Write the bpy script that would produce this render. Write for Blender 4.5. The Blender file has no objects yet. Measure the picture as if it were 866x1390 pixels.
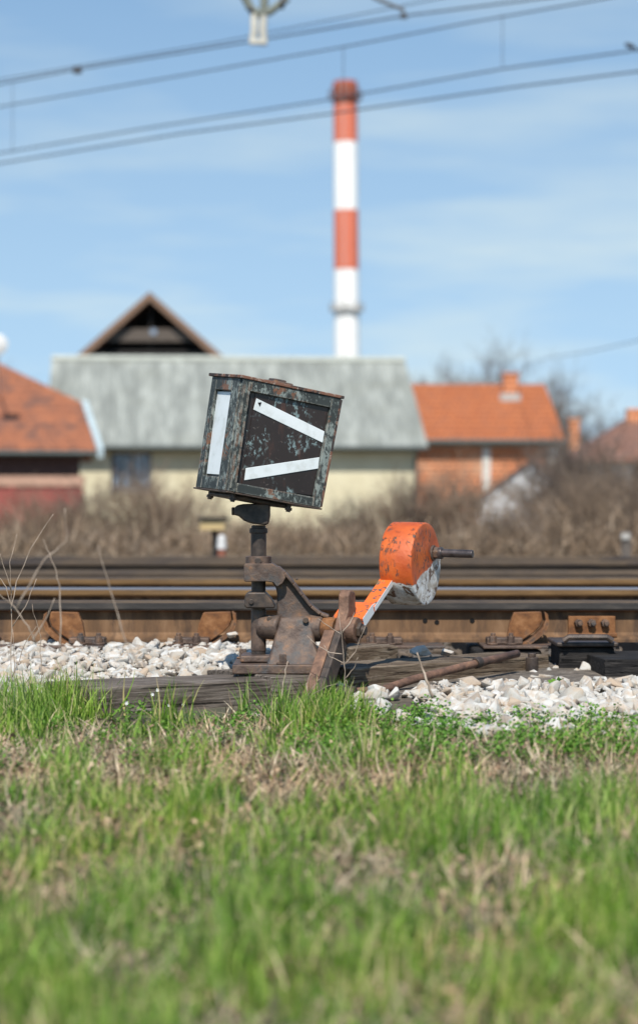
import bpy, bmesh, math, random
import numpy as np
from mathutils import Vector, Matrix, noise
random.seed(7); rng = np.random.default_rng(11)
S = bpy.context.scene; COL = S.collection; R = math.radians
# ------------------------------------------------------------------ camera, world, sun, exposure
F = 3067.0; HC = 0.48; HOR = 700.0; CX = 433.0
cd = bpy.data.cameras.new('camera'); cam = bpy.data.objects.new('camera', cd); COL.objects.link(cam)
cam.location = (0, 0, HC); cam.rotation_euler = (R(90), 0, 0)
cd.sensor_fit = 'HORIZONTAL'; cd.sensor_width = 36; cd.lens = 36*F/866.0
cd.shift_y = 5.0/866.0; cd.clip_start = 0.05; cd.clip_end = 6000
cd.dof.use_dof = True; cd.dof.focus_distance = 7.08; cd.dof.aperture_fstop = 4.1
S.camera = cam
SUN_AZ = R(6); SUN_EL = R(51)          # azimuth measured from behind the camera towards the left
sv = Vector((-math.sin(SUN_AZ)*math.cos(SUN_EL), -math.cos(SUN_AZ)*math.cos(SUN_EL), math.sin(SUN_EL)))
sl = bpy.data.lights.new('sun', 'SUN'); sl.energy = 4.6; sl.angle = R(0.53); sl.color = (1.0, 0.955, 0.88)
so = bpy.data.objects.new('sun', sl); COL.objects.link(so); so.rotation_euler = sv.to_track_quat('Z', 'Y').to_euler()
W = bpy.data.worlds.new('World'); S.world = W; W.use_nodes = True
wt = W.node_tree; wn = wt.nodes; wl = wt.links; wn.clear()
wout = wn.new('ShaderNodeOutputWorld'); bg = wn.new('ShaderNodeBackground'); wl.new(bg.outputs[0], wout.inputs[0])
sky = wn.new('ShaderNodeTexSky'); sky.sky_type = 'NISHITA'; sky.sun_disc = False
sky.sun_elevation = SUN_EL; sky.sun_rotation = math.atan2(sv.x, sv.y)
sky.air_density = 1.0; sky.dust_density = 0.3; sky.ozone_density = 1.6; sky.altitude = 100
tc = wn.new('ShaderNodeTexCoord')
sep = wn.new('ShaderNodeSeparateXYZ'); wl.new(tc.outputs['Generated'], sep.inputs[0])
mz = wn.new('ShaderNodeMath'); mz.operation = 'MULTIPLY_ADD'; mz.inputs[1].default_value = 0.9; mz.inputs[2].default_value = 0.20
wl.new(sep.outputs['Z'], mz.inputs[0])
cmb = wn.new('ShaderNodeCombineXYZ'); wl.new(sep.outputs['X'], cmb.inputs[0]); wl.new(sep.outputs['Y'], cmb.inputs[1]); wl.new(mz.outputs[0], cmb.inputs[2])
wl.new(cmb.outputs[0], sky.inputs[0])
mp = wn.new('ShaderNodeMapping'); mp.inputs['Scale'].default_value = (2.2, 2.2, 13.0); mp.inputs['Rotation'].default_value = (0, R(7), 0)
mp.inputs['Location'].default_value = (1.3, .2, .5)
wl.new(tc.outputs['Generated'], mp.inputs[0])
cn = wn.new('ShaderNodeTexNoise'); cn.inputs['Scale'].default_value = 2.4; cn.inputs['Detail'].default_value = 5; cn.inputs['Roughness'].default_value = 0.5
wl.new(mp.outputs[0], cn.inputs[0])
cr = wn.new('ShaderNodeValToRGB'); cr.color_ramp.elements[0].position = 0.42; cr.color_ramp.elements[0].color = (.38, .38, .38, 1)
cr.color_ramp.elements[1].position = 0.70; cr.color_ramp.elements[1].color = (1, 1, 1, 1); wl.new(cn.outputs[0], cr.inputs[0])
tint = wn.new('ShaderNodeMix'); tint.data_type = 'RGBA'; tint.blend_type = 'MULTIPLY'; tint.inputs[0].default_value = 1
tint.inputs[7].default_value = (1.0, 1.32, 1.38, 1); wl.new(sky.outputs[0], tint.inputs[6])
mx = wn.new('ShaderNodeMix'); mx.data_type = 'RGBA'; 
lo = wn.new('ShaderNodeMapRange'); lo.inputs[1].default_value = .0; lo.inputs[2].default_value = .34; lo.inputs[3].default_value = 1.25; lo.inputs[4].default_value = 0; wl.new(sep.outputs['Z'], lo.inputs[0])
cm = wn.new('ShaderNodeMath'); cm.operation = 'MULTIPLY'; wl.new(cr.outputs[0], cm.inputs[0]); wl.new(lo.outputs[0], cm.inputs[1])
wl.new(cm.outputs[0], mx.inputs[0]); wl.new(tint.outputs[2], mx.inputs[6])
mx.inputs[7].default_value = (5.9, 6.7, 6.5, 1)
wl.new(mx.outputs[2], bg.inputs[0]); bg.inputs[1].default_value = 0.10
S.view_settings.view_transform = 'Standard'; S.view_settings.look = 'None'; S.view_settings.gamma = 1.0
S.view_settings.exposure = 0.38
# ------------------------------------------------------------------ helpers
def P(px, py, D): return Vector(((px-CX)/F*D, D, HC+(HOR-py)/F*D))
def tag(o, label=None, cat=None, group=None, kind=None):
    if label: o['label'] = label
    if cat: o['category'] = cat
    if group: o['group'] = group
    if kind: o['kind'] = kind
    return o
def thing(name, loc, label, cat, group=None):
    o = bpy.data.objects.new(name, None); COL.objects.link(o); o.location = loc; o.empty_display_size = .1
    return tag(o, label, cat, group)
def world_loc(o):
    v = Vector(o.location)
    while o.parent: o = o.parent; v = v + Vector(o.location)
    return v
def link_mesh(name, me, mats, parent=None, origin=None, bevel=0, smooth=False, segs=2):
    """verts are in world space; shift them so the object's origin is its parent's (or `origin`)"""
    org = world_loc(parent) if parent else Vector(origin if origin is not None else (0, 0, 0))
    me.transform(Matrix.Translation(-org))
    o = bpy.data.objects.new(name, me); COL.objects.link(o)
    if parent: o.parent = parent
    else: o.location = org
    for m in (mats if isinstance(mats, (list, tuple)) else [mats]): me.materials.append(m)
    if smooth:
        for p in me.polygons: p.use_smooth = True
    if bevel:
        b = o.modifiers.new('bevel', 'BEVEL'); b.width = bevel; b.segments = segs; b.limit_method = 'ANGLE'; b.angle_limit = R(35)
        try: b.harden_normals = True
        except Exception: pass
        for p in me.polygons: p.use_smooth = True
    return o
class MB:
    def __init__(s): s.v = []; s.f = []; s.m = []
    def add(s, vs, fs, mi=0):
        b = len(s.v); s.v += [tuple(v) for v in vs]
        for f in fs: s.f.append([b+i for i in f]); s.m.append(mi)
    def hexa(s, c, mi=0):      # 8 corners: bottom ring 0-3, top ring 4-7
        s.add(c, [(3,2,1,0),(4,5,6,7),(0,1,5,4),(1,2,6,5),(2,3,7,6),(3,0,4,7)], mi)
    def box(s, x0, x1, y0, y1, z0, z1, mi=0):
        s.hexa([(x0,y0,z0),(x1,y0,z0),(x1,y1,z0),(x0,y1,z0),(x0,y0,z1),(x1,y0,z1),(x1,y1,z1),(x0,y1,z1)], mi)
    def prism(s, pts, off, mi=0):   # polygon of 3d points extruded by vector off
        n = len(pts); pts = [Vector(p) for p in pts]; off = Vector(off)
        s.add(pts+[p+off for p in pts], [list(range(n))[::-1], list(range(n, 2*n))]+[(i, (i+1)%n, n+(i+1)%n, n+i) for i in range(n)], mi)
    def cyl(s, p0, p1, r0, r1=None, n=24, caps=True, mi=0):
        r1 = r0 if r1 is None else r1; p0 = Vector(p0); p1 = Vector(p1); a = (p1-p0).normalized()
        u = a.orthogonal().normalized(); w = a.cross(u)
        ring = lambda p, r: [p+(u*math.cos(2*math.pi*i/n)+w*math.sin(2*math.pi*i/n))*r for i in range(n)]
        fs = [(i, (i+1)%n, n+(i+1)%n, n+i) for i in range(n)]
        if caps: fs += [list(range(n))[::-1], list(range(n, 2*n))]
        s.add(ring(p0, r0)+ring(p1, r1), fs, mi)
    def tube(s, pts, rad, n=6, mi=0):
        pts = [Vector(p) for p in pts]; k = len(pts); vs = []
        rs = rad if isinstance(rad, (list, tuple)) else [rad]*k
        u = None
        for i, p in enumerate(pts):
            a = (pts[min(i+1, k-1)]-pts[max(i-1, 0)]).normalized()
            u = a.orthogonal().normalized() if u is None else (u-a*u.dot(a)).normalized()
            w = a.cross(u)
            vs += [p+(u*math.cos(2*math.pi*j/n)+w*math.sin(2*math.pi*j/n))*rs[i] for j in range(n)]
        fs = [(i*n+j, i*n+(j+1)%n, (i+1)*n+(j+1)%n, (i+1)*n+j) for i in range(k-1) for j in range(n)]
        fs += [list(range(n))[::-1], list(range((k-1)*n, k*n))]
        s.add(vs, fs, mi)
    def mesh(s, name):
        me = bpy.data.meshes.new(name); me.from_pydata(s.v, [], s.f)
        me.polygons.foreach_set('material_index', s.m)
        bm = bmesh.new(); bm.from_mesh(me); bmesh.ops.recalc_face_normals(bm, faces=bm.faces); bm.to_mesh(me); bm.free()
        me.update(); return me
    def build(s, name, mats, parent=None, **k): return link_mesh(name, s.mesh(name), mats, parent, **k)
def quads_mesh(name, V, nq_template, count, vper):
    """V: (count*vper,3); template quads repeated"""
    T = np.array(nq_template); idx = (T[None]+(np.arange(count)*vper)[:, None, None]).reshape(-1)
    me = bpy.data.meshes.new(name); me.vertices.add(len(V)); me.vertices.foreach_set('co', V.astype(np.float32).ravel())
    nf = count*len(T); me.loops.add(len(idx)); me.loops.foreach_set('vertex_index', idx.astype(np.int32))
    me.polygons.add(nf); me.polygons.foreach_set('loop_start', (np.arange(nf)*4).astype(np.int32)); me.polygons.foreach_set('loop_total', np.full(nf, 4, np.int32))
    me.update(calc_edges=True); return me
# ------------------------------------------------------------------ materials
def newmat(name):
    m = bpy.data.materials.new(name); m.use_nodes = True; nt = m.node_tree
    return m, nt, nt.nodes['Principled BSDF']
def ramp(nt, src, stops, interp='LINEAR'):
    r = nt.nodes.new('ShaderNodeValToRGB'); e = r.color_ramp.elements; r.color_ramp.interpolation = interp
    while len(e) > 1: e.remove(e[-1])
    for i, (p, c) in enumerate(stops):
        c = (c, c, c) if isinstance(c, (int, float)) else c
        if i == 0: e[0].position = p; x = e[0]
        else: x = e.new(p)
        x.color = (*c, 1)
    nt.links.new(src, r.inputs[0]); return r.outputs[0]
def coords(nt, scale=(1,1,1), rot=(0,0,0), kind='Object'):
    t = nt.nodes.new('ShaderNodeTexCoord'); m = nt.nodes.new('ShaderNodeMapping')
    m.inputs['Scale'].default_value = scale; m.inputs['Rotation'].default_value = rot
    nt.links.new(t.outputs[kind], m.inputs[0]); return m.outputs[0]
def nz(nt, co, scale, detail=6, rough=.6, dist=0):
    n = nt.nodes.new('ShaderNodeTexNoise'); n.inputs['Scale'].default_value = scale; n.inputs['Detail'].default_value = detail
    n.inputs['Roughness'].default_value = rough; n.inputs['Distortion'].default_value = dist
    nt.links.new(co, n.inputs[0]); return n.outputs[0]
def mixc(nt, fac, a, b, mode='MIX'):
    m = nt.nodes.new('ShaderNodeMix'); m.data_type = 'RGBA'; m.blend_type = mode
    for inp, v in ((m.inputs[0], fac), (m.inputs[6], a), (m.inputs[7], b)):
        if isinstance(v, (int, float)): inp.default_value = v
        elif isinstance(v, tuple): inp.default_value = (*v, 1)
        else: nt.links.new(v, inp)
    return m.outputs[2]
def bump(nt, bsdf, h, strength=.4, dist=.003):
    b = nt.nodes.new('ShaderNodeBump'); b.inputs['Strength'].default_value = strength; b.inputs['Distance'].default_value = dist
    nt.links.new(h, b.inputs['Height']); nt.links.new(b.outputs[0], bsdf.inputs['Normal'])
def island(nt):
    g = nt.nodes.new('ShaderNodeNewGeometry'); return g.outputs['Random Per Island']
def noisy(name, stops, scale=20, rough=.7, metal=0, bs=.4, bd=.003, sc=(1,1,1), second=None, detail=8, rot=(0,0,0)):
    m, nt, b = newmat(name); co = coords(nt, sc, rot); n = nz(nt, co, scale, detail, .65)
    c = ramp(nt, n, stops)
    if second:      # (scale, lo, hi, colour)
        n2 = nz(nt, co, second[0], 8, .7); k = ramp(nt, n2, [(second[1], 0.), (second[2], 1.)]); c = mixc(nt, k, c, second[3])
    nt.links.new(c, b.inputs['Base Color']); b.inputs['Roughness'].default_value = rough; b.inputs['Metallic'].default_value = metal
    b.inputs['Specular IOR Level'].default_value = .35
    n3 = nz(nt, co, scale*4, 6, .7); bump(nt, b, n3, bs, bd); return m
RUST_BODY = noisy('rusty_cast_iron', [(.30, (.03,.02,.017)), (.44, (.085,.057,.044)), (.53, (.12,.082,.062)), (.60, (.155,.095,.062)), (.70, (.26,.125,.06))], 20, .55, .2, .8, .004, second=(12, .50, .62, (.07,.066,.064)))
RUST_DARK = noisy('dark_oily_iron', [(.30, (.022,.018,.016)), (.5, (.06,.046,.038)), (.70, (.12,.08,.055))], 24, .5, .2, .5, .002)
RUST_ORANGE = noisy('bright_rust', [(.30, (0.068,0.030,0.015)), (.5, (0.180,0.075,0.026)), (.68, (0.270,0.128,0.053))], 22, .8, 0, .6, .003, second=(7, .52, .66, (0.075,0.053,0.041)))
RAIL_SIDE = noisy('rail_rust', [(.28, (0.063,0.036,0.017)), (.5, (0.148,0.081,0.030)), (.7, (0.214,0.125,0.050))], 5, .75, 0, .4, .003, sc=(.6,2,5), second=(2.2, .56, .68, (0.063,0.045,0.029)))
RAIL_DULL = noisy('dull_rail_rust', [(.28, (0.037,0.026,0.020)), (.5, (0.073,0.052,0.035)), (.7, (0.108,0.073,0.044))], 5, .7, 0, .4, .003, sc=(.6,2,5), second=(3, .52, .62, (0.030,0.024,0.023)))
RAIL_WEB = noisy('rail_web_rust', [(.28, (0.064,0.037,0.021)), (.5, (0.150,0.082,0.040)), (.7, (0.229,0.136,0.074))], 3.2, .8, 0, .4, .003, sc=(4,2,1.1), second=(2.4, .50, .62, (0.071,0.041,0.024)))
RUST_BROWN = noisy('brown_forged_rust', [(.30, (.05,.03,.022)), (.45, (.135,.075,.05)), (.58, (.20,.11,.07)), (.70, (.30,.16,.09))], 22, .6, .1, .8, .004)
RAIL_HEAD_DARK = noisy('dark_rail_head', [(.3, (.022,.02,.019)), (.55, (.045,.04,.036)), (.75, (.09,.075,.062))], 9, .6, .2, .4, .003, sc=(.6,2,3))
RAIL_TOP = noisy('polished_rail', [(.3, (.15,.155,.17)), (.7, (.25,.255,.275))], 3, .4, .8, .05, .001, sc=(.2,8,1))
STEEL = noisy('worn_steel', [(.3, (.05,.04,.04)), (.55, (.12,.10,.095)), (.75, (.22,.19,.18))], 40, .38, .7, .2, .001)
def add_edges(m, col, k0=.8):
    nt = m.node_tree; b = nt.nodes['Principled BSDF']; src = b.inputs['Base Color'].links[0].from_socket
    e = edges(nt, .005, .01, .10); e2 = mixc(nt, 1.0, e, ramp(nt, nz(nt, coords(nt), 30, 6, .7), [(.40, 0.), (.60, k0)]), 'MULTIPLY')
    nt.links.new(mixc(nt, e2, src, col), b.inputs['Base Color'])
def wood_mat(name, cols, rotz):
    m, nt, b = newmat(name)
    t = nt.nodes.new('ShaderNodeTexCoord'); mp1 = nt.nodes.new('ShaderNodeMapping'); mp1.vector_type = 'TEXTURE'; mp1.inputs['Rotation'].default_value = (0, 0, rotz)
    nt.links.new(t.outputs['Object'], mp1.inputs[0])
    mp2 = nt.nodes.new('ShaderNodeMapping'); mp2.inputs['Scale'].default_value = (1.6, 26, 26); nt.links.new(mp1.outputs[0], mp2.inputs[0])
    g = nz(nt, mp2.outputs[0], 3.2, 9, .7, .5); c = ramp(nt, g, [(.25, cols[0]), (.42, cols[1]), (.55, cols[2]), (.70, cols[3])])
    n2 = nz(nt, mp1.outputs[0], 6, 4, .6); k = ramp(nt, n2, [(.45, 0.), (.65, .75)]); c = mixc(nt, k, c, cols[1])
    mp3 = nt.nodes.new('ShaderNodeMapping'); mp3.inputs['Scale'].default_value = (1.2, 40, 40); nt.links.new(mp1.outputs[0], mp3.inputs[0])
    cr_ = nz(nt, mp3.outputs[0], 2.0, 5, .6, .3); kc = ramp(nt, cr_, [(.60, 0.), (.66, 1.)]); c = mixc(nt, kc, c, cols[0])
    nt.links.new(c, b.inputs['Base Color']); b.inputs['Roughness'].default_value = .85; b.inputs['Specular IOR Level'].default_value = .2
    hh = mixc(nt, kc, g, (0., 0., 0.)); bump(nt, b, hh, .9, .008); return m
WOOD = wood_mat('weathered_sleeper_oak', [(.018,.014,.011), (.075,.058,.046), (.17,.14,.115), (.31,.27,.23)], R(34))
WOOD_C = wood_mat('weathered_sleeper_brown', [(.018,.013,.010), (.085,.058,.038), (.19,.145,.10), (.33,.27,.21)], R(45))
TAR = wood_mat('tarred_sleeper', [(.004,.004,.004), (.012,.011,.011), (.03,.027,.025), (.07,.062,.055)], 0)
def edges(nt, radius=.006, lo=.02, hi=.12):
    bv = nt.nodes.new('ShaderNodeBevel'); bv.samples = 6; bv.inputs[0].default_value = radius; gg = nt.nodes.new('ShaderNodeNewGeometry')
    d = nt.nodes.new('ShaderNodeVectorMath'); d.operation = 'DOT_PRODUCT'; nt.links.new(bv.outputs[0], d.inputs[0]); nt.links.new(gg.outputs['Normal'], d.inputs[1])
    o_ = nt.nodes.new('ShaderNodeMath'); o_.operation = 'SUBTRACT'; o_.inputs[0].default_value = 1; nt.links.new(d.outputs['Value'], o_.inputs[1])
    return ramp(nt, o_.outputs[0], [(lo, 0.), (hi, 1.)])
# lantern paint: black flaking to grey-blue primer and rust
def paint(name, base, primer, rust, sc, lo, hi, rlo, rhi, rough=.45):
    m, nt, b = newmat(name); co = coords(nt)
    n1 = nz(nt, co, sc, 9, .68, .3); k1 = ramp(nt, n1, [(lo, 0.), (hi, 1.)])
    n2 = nz(nt, co, sc*.45, 7, .7, .2); k2 = ramp(nt, n2, [(rlo, 0.), (rhi, 1.)])
    n0 = nz(nt, co, 6, 3, .5); cb = mixc(nt, n0, base, tuple(x*1.9 for x in base))
    c = mixc(nt, k1, cb, primer); c = mixc(nt, k2, c, rust)
    nt.links.new(c, b.inputs['Base Color']); b.inputs['Roughness'].default_value = rough
    rr = mixc(nt, k1, (rough,)*3, (.8,)*3); nt.links.new(rr, b.inputs['Roughness'])
    bump(nt, b, mixc(nt, .5, k1, n1), -.35, .002); return m
def frame_mat():
    m, nt, b = newmat('flaking_black_frame_paint'); co = coords(nt)
    c = mixc(nt, nz(nt, co, 8, 3, .5), (.012,.014,.013), (.035,.042,.038))
    fine = nz(nt, coords(nt, (1.6, 1.6, .7)), 62, 10, .82, .6); broad = nz(nt, co, 9, 4, .6)
    sm_ = nt.nodes.new('ShaderNodeMath'); sm_.operation = 'MULTIPLY_ADD'; nt.links.new(broad, sm_.inputs[0]); sm_.inputs[1].default_value = .7; nt.links.new(fine, sm_.inputs[2])
    k1 = ramp(nt, sm_.outputs[0], [(.868, 0.), (.915, .9)]); c = mixc(nt, k1, c, mixc(nt, fine, (.10,.125,.115), (.30,.33,.30)))
    e = edges(nt, .007, .01, .10); ek = mixc(nt, 1.0, e, ramp(nt, nz(nt, co, 38, 6, .7), [(.40, 0.), (.52, 1.)]), 'MULTIPLY')
    c = mixc(nt, ek, c, mixc(nt, ramp(nt, broad, [(.46, 0.), (.54, 1.)]), (.27,.26,.22), (.17,.075,.035)))
    rk = ramp(nt, nz(nt, co, 13, 7, .7, .4), [(.60, 0.), (.63, .9)]); c = mixc(nt, rk, c, mixc(nt, fine, (.05,.025,.018), (.26,.11,.05)))
    nt.links.new(c, b.inputs['Base Color']); b.inputs['Roughness'].default_value = .6; bump(nt, b, mixc(nt, .5, k1, fine), -.4, .002); return m
FRAME_P = frame_mat()
add_edges(RUST_BODY, (.30,.17,.10)); add_edges(RUST_DARK, (.20,.125,.085)); add_edges(RUST_BROWN, (.34,.2,.12)); add_edges(RUST_ORANGE, (.38,.2,.1))
def panel_mat():
    m, nt, b = newmat('flaking_black_panel_paint'); co = coords(nt)
    c = mixc(nt, nz(nt, co, 7, 5, .6), (.010,.007,.006), (.034,.022,.018))
    fine = nz(nt, coords(nt, (1.3, 1.3, .8)), 42, 10, .74, .3); broad = nz(nt, coords(nt, (1, 1, 1.15)), 12, 3, .5)
    k = mixc(nt, 1.0, ramp(nt, fine, [(.53, 0.), (.55, 1.)]), ramp(nt, broad, [(.50, 0.), (.56, 1.)]), 'MULTIPLY')
    c = mixc(nt, k, c, mixc(nt, fine, (.10,.14,.14), (.22,.29,.29)))
    k2 = ramp(nt, nz(nt, co, 75, 6, .7), [(.64, 0.), (.67, 1.)]); c = mixc(nt, k2, c, (.16,.13,.11))
    k3 = ramp(nt, nz(nt, coords(nt, (3, 3, .6)), 9, 7, .7), [(.56, 0.), (.68, .8)]); c = mixc(nt, k3, c, (.07,.03,.02))
    nt.links.new(c, b.inputs['Base Color']); b.inputs['Roughness'].default_value = .35; bump(nt, b, mixc(nt, .5, k, fine), -.3, .002); return m
PANEL_P = panel_mat()
RUST_EDGE = paint('rusted_edge_paint', (.10,.045,.027), (.34,.30,.25), (.03,.022,.02), 46, .54, .62, .50, .56, .8)
WHITE = noisy('milk_glass_white', [(.34, (.50,.52,.50)), (.5, (.62,.65,.65)), (.7, (.66,.69,.69))], 14, .3, 0, .02, .001)
# counterweight: orange above a diagonal, white flaking below
def weight_mat():
    m, nt, b = newmat('orange_and_white_weight_paint'); co = coords(nt)
    sp = nt.nodes.new('ShaderNodeSeparateXYZ'); nt.links.new(co, sp.inputs[0])
    # boundary: z - 0.33*depth - noise
    a = nt.nodes.new('ShaderNodeMath'); a.operation = 'MULTIPLY_ADD'; nt.links.new(sp.outputs['Y'], a.inputs[0]); a.inputs[1].default_value = -.42; nt.links.new(sp.outputs['Z'], a.inputs[2])
    n = nz(nt, co, 22, 5, .6); a2 = nt.nodes.new('ShaderNodeMath'); a2.operation = 'MULTIPLY_ADD'; nt.links.new(n, a2.inputs[0]); a2.inputs[1].default_value = .03; nt.links.new(a.outputs[0], a2.inputs[2])
    k = ramp(nt, a2.outputs[0], [(0, 0.), (.0015, 1.)])
    WM['sep'] = a2
    n1 = nz(nt, co, 28, 9, .7, .4)
    orr = ramp(nt, nz(nt, co, 9, 6, .6), [(.3, (.40,.062,.010)), (.55, (.54,.105,.016)), (.7, (.60,.15,.03))])
    chips = ramp(nt, nz(nt, coords(nt, (1,1,.6)), 58, 10, .76, .6), [(.545, 0.), (.56, 1.)]); chm = ramp(nt, nz(nt, co, 12, 3, .5), [(.42, 0.), (.50, 1.)]); chips = mixc(nt, 1.0, chips, chm, 'MULTIPLY'); orr = mixc(nt, chips, orr, (.10,.06,.045))
    wh = ramp(nt, nz(nt, co, 18, 8, .7), [(.38, (.40,.33,.25)), (.48, (.62,.58,.52)), (.56, (.76,.75,.72))])
    ch2 = ramp(nt, nz(nt, co, 22, 9, .75, .5), [(.53, 0.), (.555, 1.)]); wh = mixc(nt, ch2, wh, mixc(nt, nz(nt, co, 60, 3, .5), (.05,.035,.03), (.26,.14,.07)))
    ew = mixc(nt, 1.0, edges(nt, .006, .01, .08), ramp(nt, nz(nt, co, 36, 7, .75), [(.50, 0.), (.55, 1.)]), 'MULTIPLY'); c = mixc(nt, k, wh, orr); c = mixc(nt, ew, c, (.11,.055,.035)); nt.links.new(c, b.inputs['Base Color']); b.inputs['Roughness'].default_value = .5
    bump(nt, b, mixc(nt, .3, nz(nt, co, 60, 8, .75), chips), .9, .004); return m
WM = {}
WEIGHT = weight_mat()
ORANGE = paint('orange_arm_paint', (.50,.09,.012), (.08,.06,.055), (.30,.16,.05), 34, .555, .575, .57, .62, .5)
ARM_WHITE = paint('white_arm_paint', (.48,.48,.46), (.70,.70,.68), (.30,.24,.2), 18, .40, .60, .70, .76, .5)
def plain(name, c, rough=.8, metal=0, sc=6, var=.25, bs=.2, bd=.01):
    return noisy(name, [(.3, tuple(x*(1-var) for x in c)), (.7, tuple(min(1, x*(1+var)) for x in c))], sc, rough, metal, bs, bd)
# ------------------------------------------------------------------ ground
def sm(a, b, t): t = max(0, min(1, (t-a)/(b-a))); return t*t*(3-2*t)
def zg(x, y):
    px = CX+x*F/max(y, .5)
    right = sm(-.1, .35, x)
    z = -.20+.075*sm(2.5, 6.0, y)
    z += (.045*(1-right)+.06*right)*sm(5.9, 7.3, y)
    z += (.06*(1-right)+.02*right)*sm(7.2, 8.1, y)
    z += -.03*sm(8.3, 8.6, y)+.03*sm(19, 24, y)
    if y < 20: z += .018*noise.noise(Vector((x*1.3, y*1.3, 0)))
    else: z += .25*noise.noise(Vector((x*.05, y*.05, 3)))*sm(25, 70, y)
    return z
ys = list(np.arange(-2, 9, .12))+list(np.arange(9, 24, .5))+[24*1.12**i for i in range(48)]
xs_ = list(-np.array([3.5*1.16**i for i in range(48)])[::-1])+list(np.arange(-3.4, 3.41, .15))+[3.5*1.16**i for i in range(48)]
gv = [(x, y, zg(x, y)) for y in ys for x in xs_]; nx = len(xs_)
gf = [(j*nx+i, j*nx+i+1, (j+1)*nx+i+1, (j+1)*nx+i) for j in range(len(ys)-1) for i in range(nx-1)]
gm = bpy.data.meshes.new('ground'); gm.from_pydata(gv, [], gf)
m, nt, b = newmat('soil'); co = coords(nt)
c = ramp(nt, nz(nt, co, 14, 9, .7), [(.3, (.02,.015,.01)), (.5, (.06,.045,.03)), (.7, (.16,.12,.08))])
k = ramp(nt, nz(nt, co, 2.5, 4, .6), [(.42, 0.), (.6, .8)]); c = mixc(nt, k, c, (.05,.075,.02))
sp = nt.nodes.new('ShaderNodeSeparateXYZ'); nt.links.new(co, sp.inputs[0])
mr = nt.nodes.new('ShaderNodeMapRange'); nt.links.new(sp.outputs['Y'], mr.inputs[0]); mr.inputs[1].default_value = 6.6; mr.inputs[2].default_value = 7.0
c = mixc(nt, mr.outputs[0], c, ramp(nt, nz(nt, co, 30, 6, .7), [(.35, (.05,.04,.032)), (.6, (.16,.13,.10)), (.75, (.35,.31,.27))]))
mr = nt.nodes.new('ShaderNodeMapRange'); nt.links.new(sp.outputs['Y'], mr.inputs[0]); mr.inputs[1].default_value = 21; mr.inputs[2].default_value = 26
c = mixc(nt, mr.outputs[0], c, ramp(nt, nz(nt, co, .8, 6, .7), [(.35, (.10,.08,.05)), (.65, (.20,.16,.10))]))
nt.links.new(c, b.inputs['Base Color']); b.inputs['Roughness'].default_value = .95; bump(nt, b, nz(nt, co, 40, 6, .7), .8, .01)
g = link_mesh('ground', gm, m, smooth=True); g['kind'] = 'structure'
# ------------------------------------------------------------------ rails and tracks
def rail(D, z0, z1, mats, name, label, group, hw=.0335, x0=-45, x1=45):
    h = z1-z0
    prof = [(-.062,0),(-.062,.010),(-.02,.024),(-.009,.034),(-.008,h-.044),(-hw+.003,h-.036),(-hw,h-.030),(-hw,h-.009),(-.024,h),
            (.027,h),(hw,h-.006),(hw,h-.030),(hw-.003,h-.036),(.008,h-.044),(.009,.034),(.02,.024),(.062,.010),(.062,0)]
    n = len(prof); mb = MB(); t = thing(name, (0, D, z0), label, 'rail', group)
    segs = 24; X = [x0+(x1-x0)*i/segs for i in range(segs+1)]
    vs = [(x, D+py, z0+pz) for x in X for (py, pz) in prof]
    fs = []; ms = []
    for s_ in range(segs):
        for i in range(n):
            j = (i+1)%n; fs.append((s_*n+i, s_*n+j, (s_+1)*n+j, (s_+1)*n+i)); ms.append(1 if i in (7, 8) else (2 if i in (0,1,2,3,4,13,14,15,16) else 0))
    fs += [list(range(n)), list(range(segs*n, (segs+1)*n))]; ms += [0, 0]
    mb.v = vs; mb.f = [list(f) for f in fs]; mb.m = ms
    mb.build('rail_profile', mats, t)
    return t
NR = 8.40; Z0 = .012; ZT = .165
near = rail(NR, Z0, ZT, [RAIL_HEAD_DARK, RAIL_DULL, RAIL_WEB], 'rail', 'dull brown stock rail nearest to the switch stand, with braces and drilled bolt holes', 'rails', hw=.041)
def bhole(px, py, r=.009):
    p = P(px, py, NR-.0105); mb = MB(); mb.cyl(p, p+Vector((0, .003, 0)), r, n=16)
    o = mb.build('bolt_hole', HOLE, near); return o
HOLE = plain('dark_hole', (.004,.003,.003), .9)
for q in ((577, 843), (593, 845), (641, 843)): bhole(*q)
# fishplate joint with three nuts
mb = MB(); a = P(770, 836, NR); b2 = P(834, 860, NR); mb.box(a.x, b2.x, NR-.034, NR-.011, b2.z, a.z); mb.box(a.x-.004, b2.x+.004, NR-.05, NR-.034, b2.z-.012, b2.z+.004)
fp = mb.build('fishplate', RUST_ORANGE, near, bevel=.004)
for px in (784, 802, 820):
    p = P(px, 846, NR-.034); mb = MB(); mb.cyl(p, p+Vector((.004, -.022, 0)), .016, n=6); mb.cyl(p+Vector((.004, -.022, 0)), p+Vector((.006, -.04, 0)), .009, n=12)
    mb.build('nut', RUST_BODY, fp, bevel=.002)
far = rail(NR+1.505, Z0, ZT, [RAIL_SIDE, RAIL_TOP, RAIL_WEB], 'rail', 'golden brown rail with a shining top, behind the stock rail nearest the stand', 'rails')
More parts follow.
